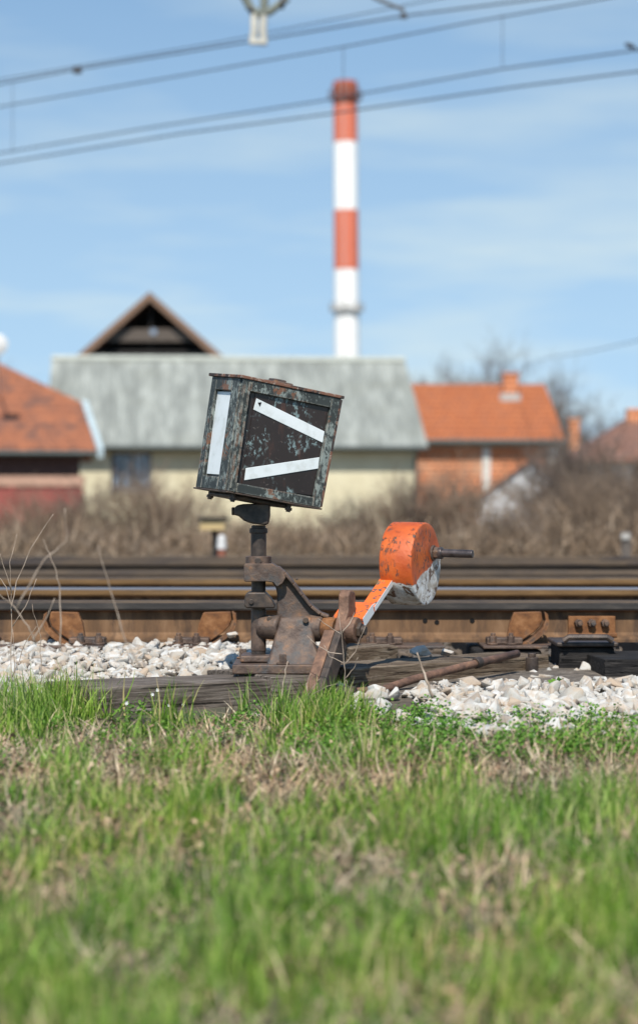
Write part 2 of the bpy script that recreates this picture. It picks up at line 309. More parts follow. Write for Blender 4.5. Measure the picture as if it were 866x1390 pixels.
# switch blade lying against far rail
rail(11.5, Z0, ZT, [RAIL_SIDE, RAIL_DULL, RAIL_WEB], 'rail', 'first out-of-focus rusty rail beyond the one with the shining top', 'rails')
rail(13.0, Z0, ZT-.003, [RAIL_DULL, RAIL_DULL, RAIL_WEB], 'rail', 'second out-of-focus rail beyond the one with the shining top, greyish brown', 'rails')
rail(15.9, Z0, ZT-.003, [RAIL_DULL, RAIL_DULL, RAIL_DULL], 'rail', 'near rail of the farthest blurred track in front of the dry bushes', 'rails')
rail(17.4, Z0, ZT, [RAIL_DULL, RAIL_DULL, RAIL_DULL], 'rail', 'farthest rail, directly in front of the dry bushes', 'rails')
# sleepers of the tracks
def track_sleepers(D0, D1, step, x0, x1, grp, where, off=0):
    proto = None; x = x0+off; i = 0
    while x < x1:
        if proto is None:
            mb = MB(); mb.box(-.12, .12, D0, D1, -.15, -.004)
            proto = mb.build('railway_sleeper', TAR, None, origin=(0, D0, -.15), bevel=.01); o = proto
        else: o = proto.copy(); COL.objects.link(o)
        o.location = (x, D0, -.15); tag(o, where, 'sleeper', grp)
        x += step; i += 1
track_sleepers(8.12, 10.2, .66, -2.9, 3.2, 'sleepers under the nearest track', 'dark tarred sleeper lying under the nearest track in the shade of the rail', .28)
track_sleepers(11.1, 13.4, .66, -4.2, 4.2, 'sleepers under the second track', 'dark sleeper under the blurred second track')
track_sleepers(15.5, 17.8, .66, -5.2, 5.2, 'sleepers under the farthest track', 'dark sleeper under the blurred farthest track')
# ------------------------------------------------------------------ timbers in front
def timber(name, pa, pb, depth, zt, zb, mat, label, grp=None, rough=.006):
    """top front edge pa->pb (x,y); depth = width away from camera"""
    pa = Vector((*pa, 0)); pb = Vector((*pb, 0)); d = (pb-pa); L = d.length; d.normalize(); nrm = Vector((-d.y, d.x, 0))
    nL = max(6, int(L/.04)); prof = []
    k = 6
    ring = [(0, zb+(zt-zb)*i/k) for i in range(k)]+[(depth*i/k, zt) for i in range(k)]+[(depth, zt-(zt-zb)*i/k) for i in range(k+1)]
    mb = MB(); n = len(ring)
    for i in range(nL+1):
        s_ = L*i/nL
        for j, (w, z) in enumerate(ring):
            e = .004 if (j in (k, 2*k)) else 0
            q = pa+d*s_+nrm*w; f = noise.noise(Vector((s_*2.2, w*14+3*depth, z*22)))*rough
            q += nrm*(f if j <= k else 0); mb.v.append((q.x, q.y, z+(f*.8 if k <= j <= 2*k else 0)-e*(1 if k <= j <= 2*k else 0)))
    for i in range(nL):
        for j in range(n-1): mb.f.append([i*n+j, i*n+j+1, (i+1)*n+j+1, (i+1)*n+j]); mb.m.append(0)
    mb.f.append(list(range(n))); mb.m.append(0); mb.f.append(list(range(nL*n, (nL+1)*n))); mb.m.append(0)
    o = mb.build(name, mat, None, origin=(pa.x, pa.y, zb), bevel=.004)
    return tag(o, label, 'sleeper', grp)
PT = -.0125
tA = timber('railway_sleeper', (-.655, 6.55), (-.148, 6.91), .30, PT-.006, -.27, WOOD, 'grey weathered timber left of and under the lantern stand, grass along its foot', 'weathered timbers around the switch stand')
tA2 = timber('railway_sleeper', (-.146, 6.90), (.055, 7.02), .42, PT, -.27, WOOD, 'short grey timber right under the base plate of the lantern stand', 'weathered timbers around the switch stand')
tC = timber('railway_sleeper', (.10, 7.16), (.80, 7.86), .26, -.003, -.25, WOOD_C, 'brown timber behind the rusty rod, in the shadow of the orange counterweight', 'weathered timbers around the switch stand')
a = P(811, 888, 7.75)
tD = timber('railway_sleeper', (a.x, 7.55), (a.x+.7, 7.62), .5, -.0, -.22, TAR, 'black tarred sleeper end at the right edge above the white ballast', 'weathered timbers around the switch stand')
a = P(474, 876, 7.75); b2 = P(541, 876, 7.75)
tE = timber('railway_sleeper', (a.x, 7.62), (b2.x, 7.75), .16, .035, -.1, WOOD_C, 'small brown wooden block lying behind the counterweight arm', 'weathered timbers around the switch stand')
# ------------------------------------------------------------------ rail chairs with braces
def rail_chair(px, label, flip=1, brace=True, y=8.33):
    c = P(px, 872, y); t = thing('rail_chair', (c.x, y, 0.0), label, 'rail chair', 'rail chairs along the nearest rail')
    X = c.x; s_ = flip
    mb = MB(); mb.box(X-.16, X+.14, y-.22, y+.10, .001, .0115); mb.build('base_plate', RUST_BODY, t, bevel=.003)
    if brace:
        pts = []     # concave quarter brace in x-z plane
        prof = [(-.075,.012), (-.062,.085), (-.045,.125), (.055,.128), (.06,.10), (.05,.075), (.025,.05), (-.005,.03), (-.03,.012)]
        mb = MB(); mb.prism([(X+s_*(a_+.01), y-.055, z_) for a_, z_ in prof], (0, .035, 0)); mb.build('brace', RUST_ORANGE, t, bevel=.004)
        arc = [(.062,.13), (.067,.10), (.057,.07), (.032,.045), (.0,.022), (-.03,.008)]
        mb = MB()
        pp = [(X+s_*(a_+.01), z_) for a_, z_ in arc]; qq = [(x_+s_*.012, z_-.010) for x_, z_ in pp]
        for i in range(len(pp)-1):
            A, B, C_, D_ = pp[i], pp[i+1], qq[i+1], qq[i]
            mb.hexa([(A[0],y-.10,A[1]),(B[0],y-.10,B[1]),(C_[0],y-.10,C_[1]),(D_[0],y-.10,D_[1]),(A[0],y-.02,A[1]),(B[0],y-.02,B[1]),(C_[0],y-.02,C_[1]),(D_[0],y-.02,D_[1])])
        mb.build('brace_flange', RUST_ORANGE, t)
    mb = MB(); mb.box(X-s_*.14, X-s_*.01, y-.14, y-.04, .0125, .036); mb.build('clamp', RUST_BODY, t, bevel=.005)
    for bx in (-.12, -.055):
        mb = MB(); p = Vector((X+s_*bx, y-.15, .0125)); mb.cyl(p, p+Vector((0,0,.007)), .023, n=20); mb.cyl(p+Vector((0,0,.007)), p+Vector((0,0,.032)), .0145, n=6); mb.cyl(p+Vector((0,0,.032)), p+Vector((0,0,.042)), .009, n=12)
        mb.build('bolt', RUST_BODY, t, bevel=.002)
    return t
rail_chair(290, 'rusty rail chair with curved brace left of the lantern post')
rail_chair(709, 'rusty rail chair with curved brace under the rail, right of the orange counterweight')
rail_chair(548, 'low rusty rail chair in the shade under the rail, left of the drilled holes', brace=False)
rail_chair(8, 'low rusty rail chair cut by the left edge of the picture', brace=False)
rail_chair(95, 'rusty rail chair with brace behind the dry stems at the left edge', flip=-1)
# cover box by the rail at right
a = P(752, 866, 8.0); b2 = P(825, 866, 8.0)
t = thing('switch_lock_box', ((a.x+b2.x)/2, 7.9, -.08), 'black greasy metal box beside the rail joint at the right', 'metal box')
mb = MB(); mb.box(a.x, b2.x, 7.82, 8.12, -.10, .025); mb.build('housing', TAR, t, bevel=.008)
mb = MB(); mb.box(a.x-.012, b2.x+.012, 7.80, 8.14, .026, .042); mb.build('lid', RUST_DARK, t, bevel=.006)
mb = MB(); mb.tube([(a.x+.01, 7.79, .047), (a.x+.03, 7.79, .06), (b2.x-.03, 7.79, .06), (b2.x-.01, 7.79, .047)], .011, 8); mb.build('handle', RUST_DARK, t)
p = P(722, 894, 7.74); mb = MB(); mb.cyl(p+Vector((0,0,-.09)), p+Vector((0,0,.004)), .022, n=20); mb.cyl(p+Vector((0,0,.004)), p+Vector((0,0,.018)), .015, n=6)
tag(mb.build('rod_end_bolt', RUST_DARK, None, origin=(p.x, p.y, p.z-.09), bevel=.003), 'small upright rusty pin at the track end of the rusty rod', 'bolt')
# ------------------------------------------------------------------ SWITCH STAND
st = thing('switch_stand', (P(352, 905, 7.14).x, 7.14, PT), 'old rusty railway switch stand with tilted black lantern and orange counterweight', 'switch stand')
N = Vector((.915, -.40, -.02)).normalized(); E = Vector((.40, .915, 0)).normalized()      # axle direction; its level perpendicular
x0 = P(315, 0, 6.98).x; x1 = P(438, 0, 6.98).x
mb = MB(); mb.prism([(x0, 6.985, PT+.001), (x1, 6.985, PT+.001), (x1+.01, 7.36, PT+.001), (x0, 7.36, PT+.001)], (0, 0, .030)); mb.build('base_plate', RUST_BODY, st, bevel=.005)
zb = PT+.032
PX = P(351, 0, 7.14).x; PY = 7.14
def Z(py, D=7.14): return HC+(HOR-py)/F*D
def vcyl(name, y0, y1, r0, r1=None, mat=RUST_DARK, n=32, x=PX, y=PY, bev=.003, par=None):
    mb = MB(); mb.cyl((x, y, Z(y1)), (x, y, Z(y0)), r1 or r0, r0, n=n); return mb.build(name, mat, par or st, bevel=bev)
mb = MB(); mb.box(PX-.056, PX+.05, 7.06, 7.24, zb, zb+.022); mb.build('post_foot', RUST_BODY, st, bevel=.006)
vcyl('post', 713, 892, .0225, mat=RUST_DARK)
vcyl('post_tube', 722, 756, .0245, mat=RUST_DARK)
vcyl('collar', 717, 724, .029, mat=RUST_DARK)
vcyl('collar', 755, 765.5, .041, mat=RUST_BODY)
p = Vector((PX, PY-.043, Z(761))); mb = MB(); mb.cyl(p, p+Vector((0, -.010, 0)), .0105, n=16); mb.build('bolt', RUST_DARK, st, bevel=.002)
vcyl('lower_sleeve', 827, 884, .0235, .024, mat=RUST_BODY)
# clamp block
def poly_prism(name, pts, D, th, mat, par=st, bev=.006, shift=(0,0), segs=3):
    vs = [P(a_, b_, D) for a_, b_ in pts]; mb = MB(); mb.prism(vs, (shift[0], th, shift[1])); return mb.build(name, mat, par, bevel=bev, segs=segs)
poly_prism('clamp_block', [(333,807),(337,804),(360,804),(368,813),(373,822),(373,826),(334,826),(331,822)], 7.085, .11, RUST_DARK, bev=.006)
p = P(341, 817, 7.085); mb = MB(); mb.cyl(p, p+Vector((0,-.006,0)), .008, n=14); mb.build('rivet', RUST_DARK, st, bevel=.002)
# bracket head and gusset, lower housing
poly_prism('bracket_head', [(331,767),(333,765),(369,765),(376,769),(384,775),(388,784),(384,792),(376,797),(371,791),(362,789.5),(333,790),(331,788)], 7.075, .13, RUST_BODY, bev=.008)
poly_prism('gusset', [(371,769),(386,776),(398,789),(412,806),(424,821),(436,831),(446,835),(446,850),(380,850),(376,846),(376,806),(374,797),(369,791),(371,786)], 7.115, .055, RUST_BODY, bev=.008)
mb = MB()    # spine rib along sloping edge
rib = [P(a_, b_, 7.09) for a_, b_ in ((378,768.5),(388,777),(400,791),(412,807),(424,822),(436,832),(447,836))]
for i in range(len(rib)-1):
    A, B = rib[i], rib[i+1]; d = Vector((0, .105, 0)); dn = (B-A).cross(d).normalized()*-.010
    if dn.z > 0: dn = -dn
    mb.hexa([A+dn, B+dn, B+d+dn, A+d+dn, A, B, B+d, A+d])
mb.build('rib', RUST_BODY, st, bevel=.003)
# flared lower housing: lofted rings
def loft(name, rings, mat, par=st, bev=.01):
    mb = MB(); n = 4
    for r_ in rings:
        (pl, pr, py, d0, d1) = r_; z = Z(py, (d0+d1)/2)
        mb.v += [tuple(Vector((P(pl, 0, d0).x, d0, z))), tuple(Vector((P(pr, 0, d0).x, d0, z))), tuple(Vector((P(pr, 0, d0).x, d1, z))), tuple(Vector((P(pl, 0, d0).x, d1, z)))]
    k = len(rings)
    for i in range(k-1):
        for j in range(4): mb.f.append([i*4+j, i*4+(j+1)%4, (i+1)*4+(j+1)%4, (i+1)*4+j]); mb.m.append(0)
    mb.f += [[3,2,1,0], [(k-1)*4+i for i in range(4)]]; mb.m += [0, 0]
    return mb.build(name, mat, par, bevel=bev, segs=3)
loft('housing', [(361,438,900,7.02,7.30), (365,435,890,7.04,7.28), (370,428,872,7.065,7.26), (376,425,852,7.075,7.25), (380,424,838,7.085,7.23), (384,420,832,7.11,7.20)], RUST_BODY)
# axle and bosses
AX = P(425, 853, 7.12)
def along(px):     # point on axle axis at picture column px
    k = (px-425)/(F/7.12)/N.x; return AX+N*k
def axcyl(name, pa, pb, r, r1=None, mat=RUST_BODY, n=32, bev=.003, off=Vector((0,0,0))):
    mb = MB(); mb.cyl(along(pa)+off, along(pb)+off, r, r1, n=n); return mb.build(name, mat, st, bevel=bev)
axcyl('axle_end', 352, 382, .037, .040, bev=.012, off=Vector((0,-.055,0)))
axcyl('axle_boss', 400, 440, .050, .040, mat=RUST_BODY, bev=.006)
axcyl('axle', 380, 480, .022, mat=RUST_DARK)
axcyl('axle_ring', 440, 457, .037, mat=RUST_ORANGE)
axcyl('axle_wheel', 471, 486, .041, mat=RUST_BROWN, bev=.006)
axcyl('axle_nut', 486, 491, .026, mat=RUST_DARK, n=6); axcyl('axle_tip', 490.5, 496, .016, mat=RUST_DARK)
for q, D_, r_ in (((386,781),7.115,.010), ((415,842),7.078,.0095), ((403,786),7.112,.004), ((366,840),7.10,.009)):
    p = P(*q, D_); mb = MB(); mb.cyl(p+Vector((0,.004,0)), p+Vector((0,-.009,0)), r_, n=14); mb.build('rivet', RUST_DARK, st, bevel=.002)
# base bolts
for px, D_ in ((384, 7.02), (425, 7.27), (330, 7.3)):
    p = Vector((P(px, 0, D_).x, D_-.012, zb)); mb = MB(); mb.box(p.x-.020, p.x+.020, p.y-.018, p.y+.018, p.z, p.z+.005); mb.box(p.x-.0115, p.x+.0115, p.y-.0115, p.y+.0115, p.z+.005, p.z+.030)
    mb.build('bolt', RUST_BODY, st, bevel=.002)
# crank lever: bar in the plane (E, z) around axle
LV = along(464)
def inplane(base, pts, th, name, mat, par=st, bev=.004, segs=2):   # pts: (e, z) offsets, extruded along N
    vs = [base+E*a_+Vector((0,0,b_)) for a_, b_ in pts]; mb = MB(); mb.prism(vs, N*th); return mb.build(name, mat, par, bevel=bev, segs=segs)
inplane(LV-N*.009, [(-.035,-.03),(-.045,.0),(-.03,.035),(-.012,.06),(-.01,.108),(.006,.125),(.045,.118),(.05,.10),(.05,.04),(.055,0),(.035,-.03),(.0,-.045)], .036, 'crank_head', RUST_BROWN, bev=.006)
inplane(LV-N*.004, [(-.05,.0),(-.225,-.20),(-.215,-.225),(-.185,-.232),(-.15,-.21),(.02,-.02)], .026, 'crank_lever', RUST_DARK, bev=.005)
inplane(LV-N*.042, [(-.045,.0),(-.22,-.20),(-.21,-.222),(-.19,-.225),(-.16,-.20),(.02,-.02)], .036, 'crank_side_bar', RUST_BROWN, bev=.003)
# counterweight arm: top orange, right side white
AB = along(486)
ev = Vector((0, 0, 1))
def arm(pts, n0, n1, name):
    base = AB
    vs = [base+E*a_+ev*b_ for a_, b_ in pts]; n_ = len(vs); mb = MB()
    off0 = N*n0; off1 = N*n1
    A_ = [v+off0 for v in vs]; B_ = [v+off1 for v in vs]
    mb.add(A_+B_, [list(range(n_))[::-1]]+[(i, (i+1)%n_, n_+(i+1)%n_, n_+i) for i in range(n_)], 0)
    mb.add(B_, [list(range(n_))], 1)
    me = mb.mesh(name)
    bm = bmesh.new(); bm.from_mesh(me); bmesh.ops.remove_doubles(bm, verts=bm.verts, dist=1e-5); bm.to_mesh(me); bm.free()
    return link_mesh(name, me, [ORANGE, ARM_WHITE], st, bevel=.002)
# solve arm direction so that it reaches the weight
WC = P(556.5, 765, 7.40)            # weight centre
dA = WC-AB; eA = dA.dot(E); zA = dA.z; LA = math.hypot(eA, zA); ca, sa = eA/LA, zA/LA
nA = dA.dot(N)
def rot(s_, h): return (s_*ca-h*sa, s_*sa+h*ca)
arm([rot(.036,-.012), rot(.12,-.012), rot(.15,-.008), rot(.15,.014), rot(.12,.022), rot(.036,.022)], -.098, .006, 'arm_fork')
arm([rot(.128,-.007), rot(LA+.03,-.009), rot(LA+.03,.014), rot(.128,.012)], -.036, .010, 'counterweight_arm')
# counterweight disc
RW = .1355; TH = .114
cw_obj_loc = WC.copy()
def weight():
    mb = MB(); n = 72; prof = [(0,-TH/2), (RW*.95,-TH/2), (RW*.985,-TH/2+.002), (RW,-TH/2+.006), (RW*1.004,0), (RW,TH/2-.005), (RW*.99,TH/2-.0015), (RW*.97,TH/2), (RW*.8,TH/2-.001), (RW*.6,TH/2-.0015), (RW*.3,TH/2), (0,TH/2)]
    for (r_, t_) in prof[1:-1]:
        for i in range(n):
            a_ = 2*math.pi*i/n; rr = r_*(1+.012*noise.noise(Vector((math.cos(a_)*2, math.sin(a_)*2, t_*20))))
            mb.v.append(tuple(WC+N*(t_+.002*noise.noise(Vector((a_*2, r_*30, 5))))+(E*math.cos(a_)+ev*math.sin(a_))*rr))
    k = len(prof)-2
    for j in range(k-1):
        for i in range(n): mb.f.append([j*n+i, j*n+(i+1)%n, (j+1)*n+(i+1)%n, (j+1)*n+i]); mb.m.append(0)
    mb.f.append(list(range(n))); mb.m.append(0); mb.f.append([(k-1)*n+i for i in range(n)]); mb.m.append(0)
    return mb
# make the weight's own origin at its centre so its paint follows it
wme = weight().mesh('counterweight'); wme.transform(Matrix.Translation(-WC)); wo = bpy.data.objects.new('counterweight', wme); COL.objects.link(wo)
wo.parent = st; wo.location = WC-Vector(st.location); wme.materials.append(WEIGHT)
for p_ in wme.polygons: p_.use_smooth = True
wb = wo.modifiers.new('bevel', 'BEVEL'); wb.width = .002; wb.limit_method = 'ANGLE'; wb.angle_limit = R(30)
tag(wo, 'round orange counterweight with flaking white lower edge')
WM['sep'].inputs[1].default_value = .03
hp = WC+N*(TH/2)+E*(.5*RW)*.9+ev*(.26*RW)
mb = MB(); mb.cyl(hp-N*.004, hp+N*.006, .026, n=24); mb.cyl(hp+N*.006, hp+N*.026, .021, n=6); mb.build('nut', RUST_BODY, wo, bevel=.003)
mb = MB(); mb.cyl(hp+N*.02, hp+N*.034, .020, n=20); mb.cyl(hp+N*.02, hp+N*.14, .0135, n=20); mb.build('handle', STEEL, wo, bevel=.003)
# ------------------------------------------------------------------ lantern
def zc(x, y): return (250+x/3.765, 490+y/3.765)
Ft = P(*zc(303, 88), 6.99); Fb = P(*zc(222, 664), 6.975); Rt = P(*zc(803, 192), 7.125); Rb = P(*zc(697, 752), 7.11)
Lt = P(*zc(143, 78), 7.21); Lb = P(*zc(57, 645), 7.195)
def LT(u, v, w):
    bot = Fb+(Rb-Fb)*u+(Lb-Fb)*w; top = Ft+(Rt-Ft)*u+(Lt-Ft)*w; return bot+(top-bot)*v
def lhex(mb, u0, u1, v0, v1, w0, w1, mi=0):
    mb.hexa([LT(u0,v0,w0), LT(u1,v0,w0), LT(u1,v0,w1), LT(u0,v0,w1), LT(u0,v1,w0), LT(u1,v1,w0), LT(u1,v1,w1), LT(u0,v1,w1)], mi)
def invf(zx, zy, right=True):
    px, py = zc(zx, zy); a_, b_ = .5, .5
    def pr(a_, b_):
        q = LT(a_, b_, 0) if right else LT(0, b_, a_); return np.array([CX+q.x*F/q.y, HOR-(q.z-HC)*F/q.y])
    for _ in range(12):
        f0 = pr(a_, b_)-np.array([px, py]); J = np.column_stack([(pr(a_+.001, b_)-pr(a_, b_))/.001, (pr(a_, b_+.001)-pr(a_, b_))/.001]); d = np.linalg.solve(J, -f0); a_ += d[0]; b_ += d[1]
    return a_, b_
mb = MB(); lhex(mb, .045, .955, .03, .97, .05, .95); lan = mb.build('lantern', PANEL_P, st, bevel=.002)
tag(lan, 'tilted black box lantern with flaking paint and white stripes')
mb = MB()
I = .085     # wide faces (front w=0, back w=1)
for w0, w1 in ((-.012, .05), (.95, 1.0)):
    lhex(mb, .0, I, -.0, 1.0, w0, w1); lhex(mb, .905, 1.0, .0, 1.0, w0, w1); lhex(mb, I, .905, .90, 1.0, w0, w1); lhex(mb, I, .905, .0, .085, w0, w1)
mb.build('frame', FRAME_P, lan, bevel=.003)
mb = MB()
for u0, u1 in ((-.012, .045), (.955, 1.0)):
    lhex(mb, u0, u1, 0, 1, .055, .30); lhex(mb, u0, u1, 0, 1, .80, .945); lhex(mb, u0, u1, .885, 1, .30, .80); lhex(mb, u0, u1, 0, .115, .30, .80)
mb.build('side_frame', FRAME_P, lan, bevel=.003)
mb = MB(); lhex(mb, .012, .03, .03, .97, -.02, -.012); lhex(mb, .055, .075, .0, .98, -.024, -.012)
mb.build('corner_angle', FRAME_P, lan, bevel=.001)
for v0, v1 in ((.70,.88), (.33,.50), (.09,.28)):
    mb = MB(); lhex(mb, .087, .105, v0, v1, .035, .048); mb.build('slot', HOLE, lan)
# inner raised panel plate
pq = [invf(x_, y_) for x_, y_ in ((372,160), (748,240), (676,690), (300,640))]
mb = MB(); vs = [LT(a_, b_, .035) for a_, b_ in pq]; mb.prism(vs, LT(0,0,.0145+.035)-LT(0,0,.035)); mb.build('front_panel', PANEL_P, lan, bevel=.001)
def stripe(pts, right=True):
    uv = [invf(x_, y_, right) for x_, y_ in pts]; mb = MB()
    if right: vs = [LT(a_, b_, .022) for a_, b_ in uv]; off = LT(0,0,.034)-LT(0,0,.022)
    else: vs = [LT(.018, b_, a_) for a_, b_ in uv]; off = LT(.044,0,0)-LT(.018,0,0)
    mb.prism(vs, off); return mb.build('white_stripe', WHITE, lan, bevel=.001)
stripe([(374,190),(722,360),(712,418),(358,248)]); stripe([(320,548),(696,492),(689,550),(312,610)])
uv = [invf(x_, y_) for x_, y_ in ((380,212),(398,210),(390,232))]; mb = MB(); mb.prism([LT(a_, b_, .016) for a_, b_ in uv], LT(0,0,.005)-LT(0,0,0)); mb.build('chip', HOLE, lan)
# side glass with frame (three-sided recess)
stripe([(160,152),(245,155),(186,580),(106,574)], False)
# lid and bottom plate
mb = MB(); lhex(mb, -.03, 1.02, 1.0, 1.028, -.03, 1.03); mb.build('lid', RUST_EDGE, lan, bevel=.002)
mb = MB(); lhex(mb, .40, .60, 1.028, 1.055, .3, .7); lhex(mb, .44, .56, 1.055, 1.075, .4, .6); mb.build('vent', RUST_BODY, lan, bevel=.003)
mb = MB(); lhex(mb, -.015, 1.015, -.014, 0, -.015, 1.02); mb.build('rim', RUST_DARK, lan, bevel=.002)
mb = MB(); lhex(mb, .985, 1.012, .01, .99, -.016, .02); mb.build('edge_strip', RUST_EDGE, lan, bevel=.002)
# under side: mounting plate, casting, bolts
mb = MB(); lhex(mb, .08, .74, -.055, -.014, .12, .8); mb.build('mounting_plate', RUST_DARK, st, bevel=.008)
for u_, w_ in ((.10,.1), (.70,.1), (.12,.85), (.7,.85)):
    a_ = LT(u_, -.014, w_); b_ = LT(u_, -.085, w_); mb = MB(); mb.cyl(a_, b_, .0075, n=10); mb.cyl(LT(u_,-.045,w_), LT(u_,-.07,w_), .012, n=6); mb.build('bolt', RUST_DARK, st, bevel=.001)
mb = MB(); mb.prism([P(a_, b_, 7.08) for a_, b_ in ((318,690),(321,686),(330,684),(366,683),(366,700),(364,711),(360,713),(342,711),(331,707),(324,701),(318,699))], (0, .12, 0)); mb.build('clamp_casting', RUST_DARK, st, bevel=.014, segs=4)
p = P(317, 694, 7.13); mb = MB(); mb.cyl(p+Vector((.03,0,0)), p+Vector((-.006,0,0)), .014, n=6); mb.build('bolt', RUST_DARK, st, bevel=.003)
# ------------------------------------------------------------------ rusty operating rod
ra = P(470, 941, 6.96); rb = P(560, 923, 7.17); rc = P(702, 887.5, 7.66)
pts = [ra, P(520, 936.5, 7.07), rb, P(630, 905, 7.40), rc]
mb = MB(); mb.tube([ra.lerp(pts[1], 0), pts[1], pts[2], pts[3], rc], .0135, 14)
rod = thing('operating_rod', ra, 'long rusty round rod running from the stand lever to the track', 'rod')
mb.build('rod', RUST_BROWN, rod, smooth=True)
mb = MB(); mb.cyl(ra-N*.03, ra+N*.03, .022, n=20); mb.build('eye', RUST_DARK, rod, bevel=.003)
mb = MB(); mb.cyl(P(645,901,7.45), P(652,899,7.47), .018, n=18); mb.build('clamp_ring', RUST_DARK, rod, bevel=.002)
# ------------------------------------------------------------------ ballast
def hull_variants(k, npts=11):
    out = []
    for i in range(k):
        bm = bmesh.new()
        for j in range(npts):
            d = Vector((random.gauss(0,1), random.gauss(0,1), random.gauss(0,1))).normalized()
            s_ = random.uniform(.8, 1.0); bm.verts.new((d.x*s_*1.25, d.y*s_*.95, d.z*s_*.70))
        r = bmesh.ops.convex_hull(bm, input=bm.verts)
        bmesh.ops.delete(bm, geom=[v for v in bm.verts if not v.link_faces], context='VERTS')
        bmesh.ops.bevel(bm, geom=[e for e in bm.edges], offset=.018, segments=1, affect='EDGES')
        bmesh.ops.triangulate(bm, faces=bm.faces); bm.verts.index_update()
        out.append((np.array([v.co[:] for v in bm.verts]), np.array([[v.index for v in f.verts] for f in bm.faces]))); bm.free()
    return out
HV = hull_variants(24)
def rotm(n):
    q = rng.normal(size=(n, 4)); q /= np.linalg.norm(q, axis=1)[:, None]; w, x, y, z = q.T
    return np.array([[1-2*(y*y+z*z), 2*(x*y-z*w), 2*(x*z+y*w)], [2*(x*y+z*w), 1-2*(x*x+z*z), 2*(y*z-x*w)], [2*(x*z-y*w), 2*(y*z+x*w), 1-2*(x*x+y*y)]]).transpose(2, 0, 1)
def stones(name, pos, size):
    V = []; Fc = []; b_ = 0; rm = rotm(len(pos)); which = rng.integers(0, len(HV), len(pos))
    for i, p_ in enumerate(pos):
        v, f = HV[which[i]]; vv = (v*size[i])@rm[i].T; vv[:, 2] *= .85; V.append(vv+p_); Fc.append(f+b_); b_ += len(v)
    V = np.concatenate(V); Fc = np.concatenate(Fc); me = bpy.data.meshes.new(name)
    me.vertices.add(len(V)); me.vertices.foreach_set('co', V.astype(np.float32).ravel()); me.loops.add(len(Fc)*3); me.loops.foreach_set('vertex_index', Fc.astype(np.int32).ravel())
    me.polygons.add(len(Fc)); me.polygons.foreach_set('loop_start', (np.arange(len(Fc))*3).astype(np.int32)); me.polygons.foreach_set('loop_total', np.full(len(Fc), 3, np.int32)); me.update(calc_edges=True)
    return me
m, nt, b = newmat('white_limestone'); co = coords(nt); isl = island(nt)
c = ramp(nt, isl, [(0, (.28,.27,.24)), (.15, (.48,.47,.44)), (.4, (.36,.33,.28)), (.6, (.54,.53,.50)), (.8, (.40,.38,.34)), (.9, (.36,.27,.19)), (.95, (.22,.20,.18)), (1, (.30,.26,.22))])
k = ramp(nt, nz(nt, co, 28, 7, .7), [(.46, 0.), (.62, .75)]); c = mixc(nt, k, c, (.40,.30,.21))
k = ramp(nt, nz(nt, co, 60, 5, .7), [(.60, 0.), (.70, .6)]); c = mixc(nt, k, c, (.22,.19,.17))
nt.links.new(c, b.inputs['Base Color']); b.inputs['Roughness'].default_value = .85; bump(nt, b, nz(nt, co, 90, 6, .7), .7, .004)
STONE = m
def inside_timber(x, y):
    for (ax, ay, bx, by, w) in ((-.655,6.55,-.148,6.91,.30), (-.146,6.90,.055,7.02,.42), (.10,7.16,.80,7.86,.26)):
        dx, dy = bx-ax, by-ay; L = math.hypot(dx, dy); s_ = ((x-ax)*dx+(y-ay)*dy)/L; w_ = (-(x-ax)*dy+(y-ay)*dx)/L
        if -.01 < s_ < L+.01 and -.0 < w_ < w+.0: return True
    return False
pos = []; size = []
for i in range(16000):
    y = random.uniform(5.85, 8.32); x = random.uniform(-1.75, 1.85)
    left = x < .08
    if left:
        front = 6.75+.15*noise.noise(Vector((x*3, 0, 0))) if x < -.55 else 6.95
        if y < front: continue
        if x > -.2 and y < 7.0: continue
    else:
        front = 6.02+.35*sm(.55, .1, x)+.12*noise.noise(Vector((x*3, 5, 0)))
        if y < front-.15*random.random(): continue
        if y < front+.25 and random.random() < .6: continue
        if y > 6.98+.05*noise.noise(Vector((x*6, 0, 9))) and random.random() < .95: continue
        if x < .30-.25*sm(6.5, 6.1, y) and random.random() < .9: continue
        if x < .6 and y > 7.5 and random.random() < .8: continue
    if -.40 < x < .06 and 6.9 < y < 7.40: continue
    if inside_timber(x, y): continue
    s_ = random.choice((random.uniform(.010, .020), random.uniform(.018, .036)))*(1.0 if left else 1.15)
    if random.random() < .08: s_ *= 1.3
    z = zg(x, y)+s_*.25+random.random()*.022
    if not left: z += .02*sm(6.1, 6.6, y)*sm(.2, .5, x)-.05*sm(6.85, 7.1, y)
    if y > 8.15: z = min(z, .004)
    pos.append((x, y, z)); size.append(s_)
for i in range(7000):       # grit between the stones
    x = random.uniform(-1.7, 1.8); y = random.uniform(6.2, 8.3)
    if inside_timber(x, y) or (x < .08 and y < (6.75 if x < -.55 else 6.95)) or (-.40 < x < .06 and 6.9 < y < 7.40): continue
    if x > .05 and (y > 6.98 or x < .30-.25*sm(6.5, 6.1, y)): continue
    pos.append((x, y, zg(x, y)+random.random()*.03+(.02 if 6.4 < y < 6.95 and x > .3 else 0))); size.append(random.uniform(.004, .008))
for i in range(9000):       # darker, dirtier ballast between the far rails
    y = random.uniform(8.5, 20); x = random.uniform(-3.2, 3.2)
    pos.append((x, y, zg(x, y)+.005)); size.append(random.uniform(.018, .034))
near_i = [i for i, p_ in enumerate(pos) if p_[1] < 8.33]; far_i = [i for i, p_ in enumerate(pos) if p_[1] >= 8.33]
o = link_mesh('ballast', stones('ballast', np.array([pos[i] for i in near_i]), [size[i] for i in near_i]), STONE); tag(o, 'pale limestone ballast heaped beside the nearest track', 'ballast', kind='stuff')
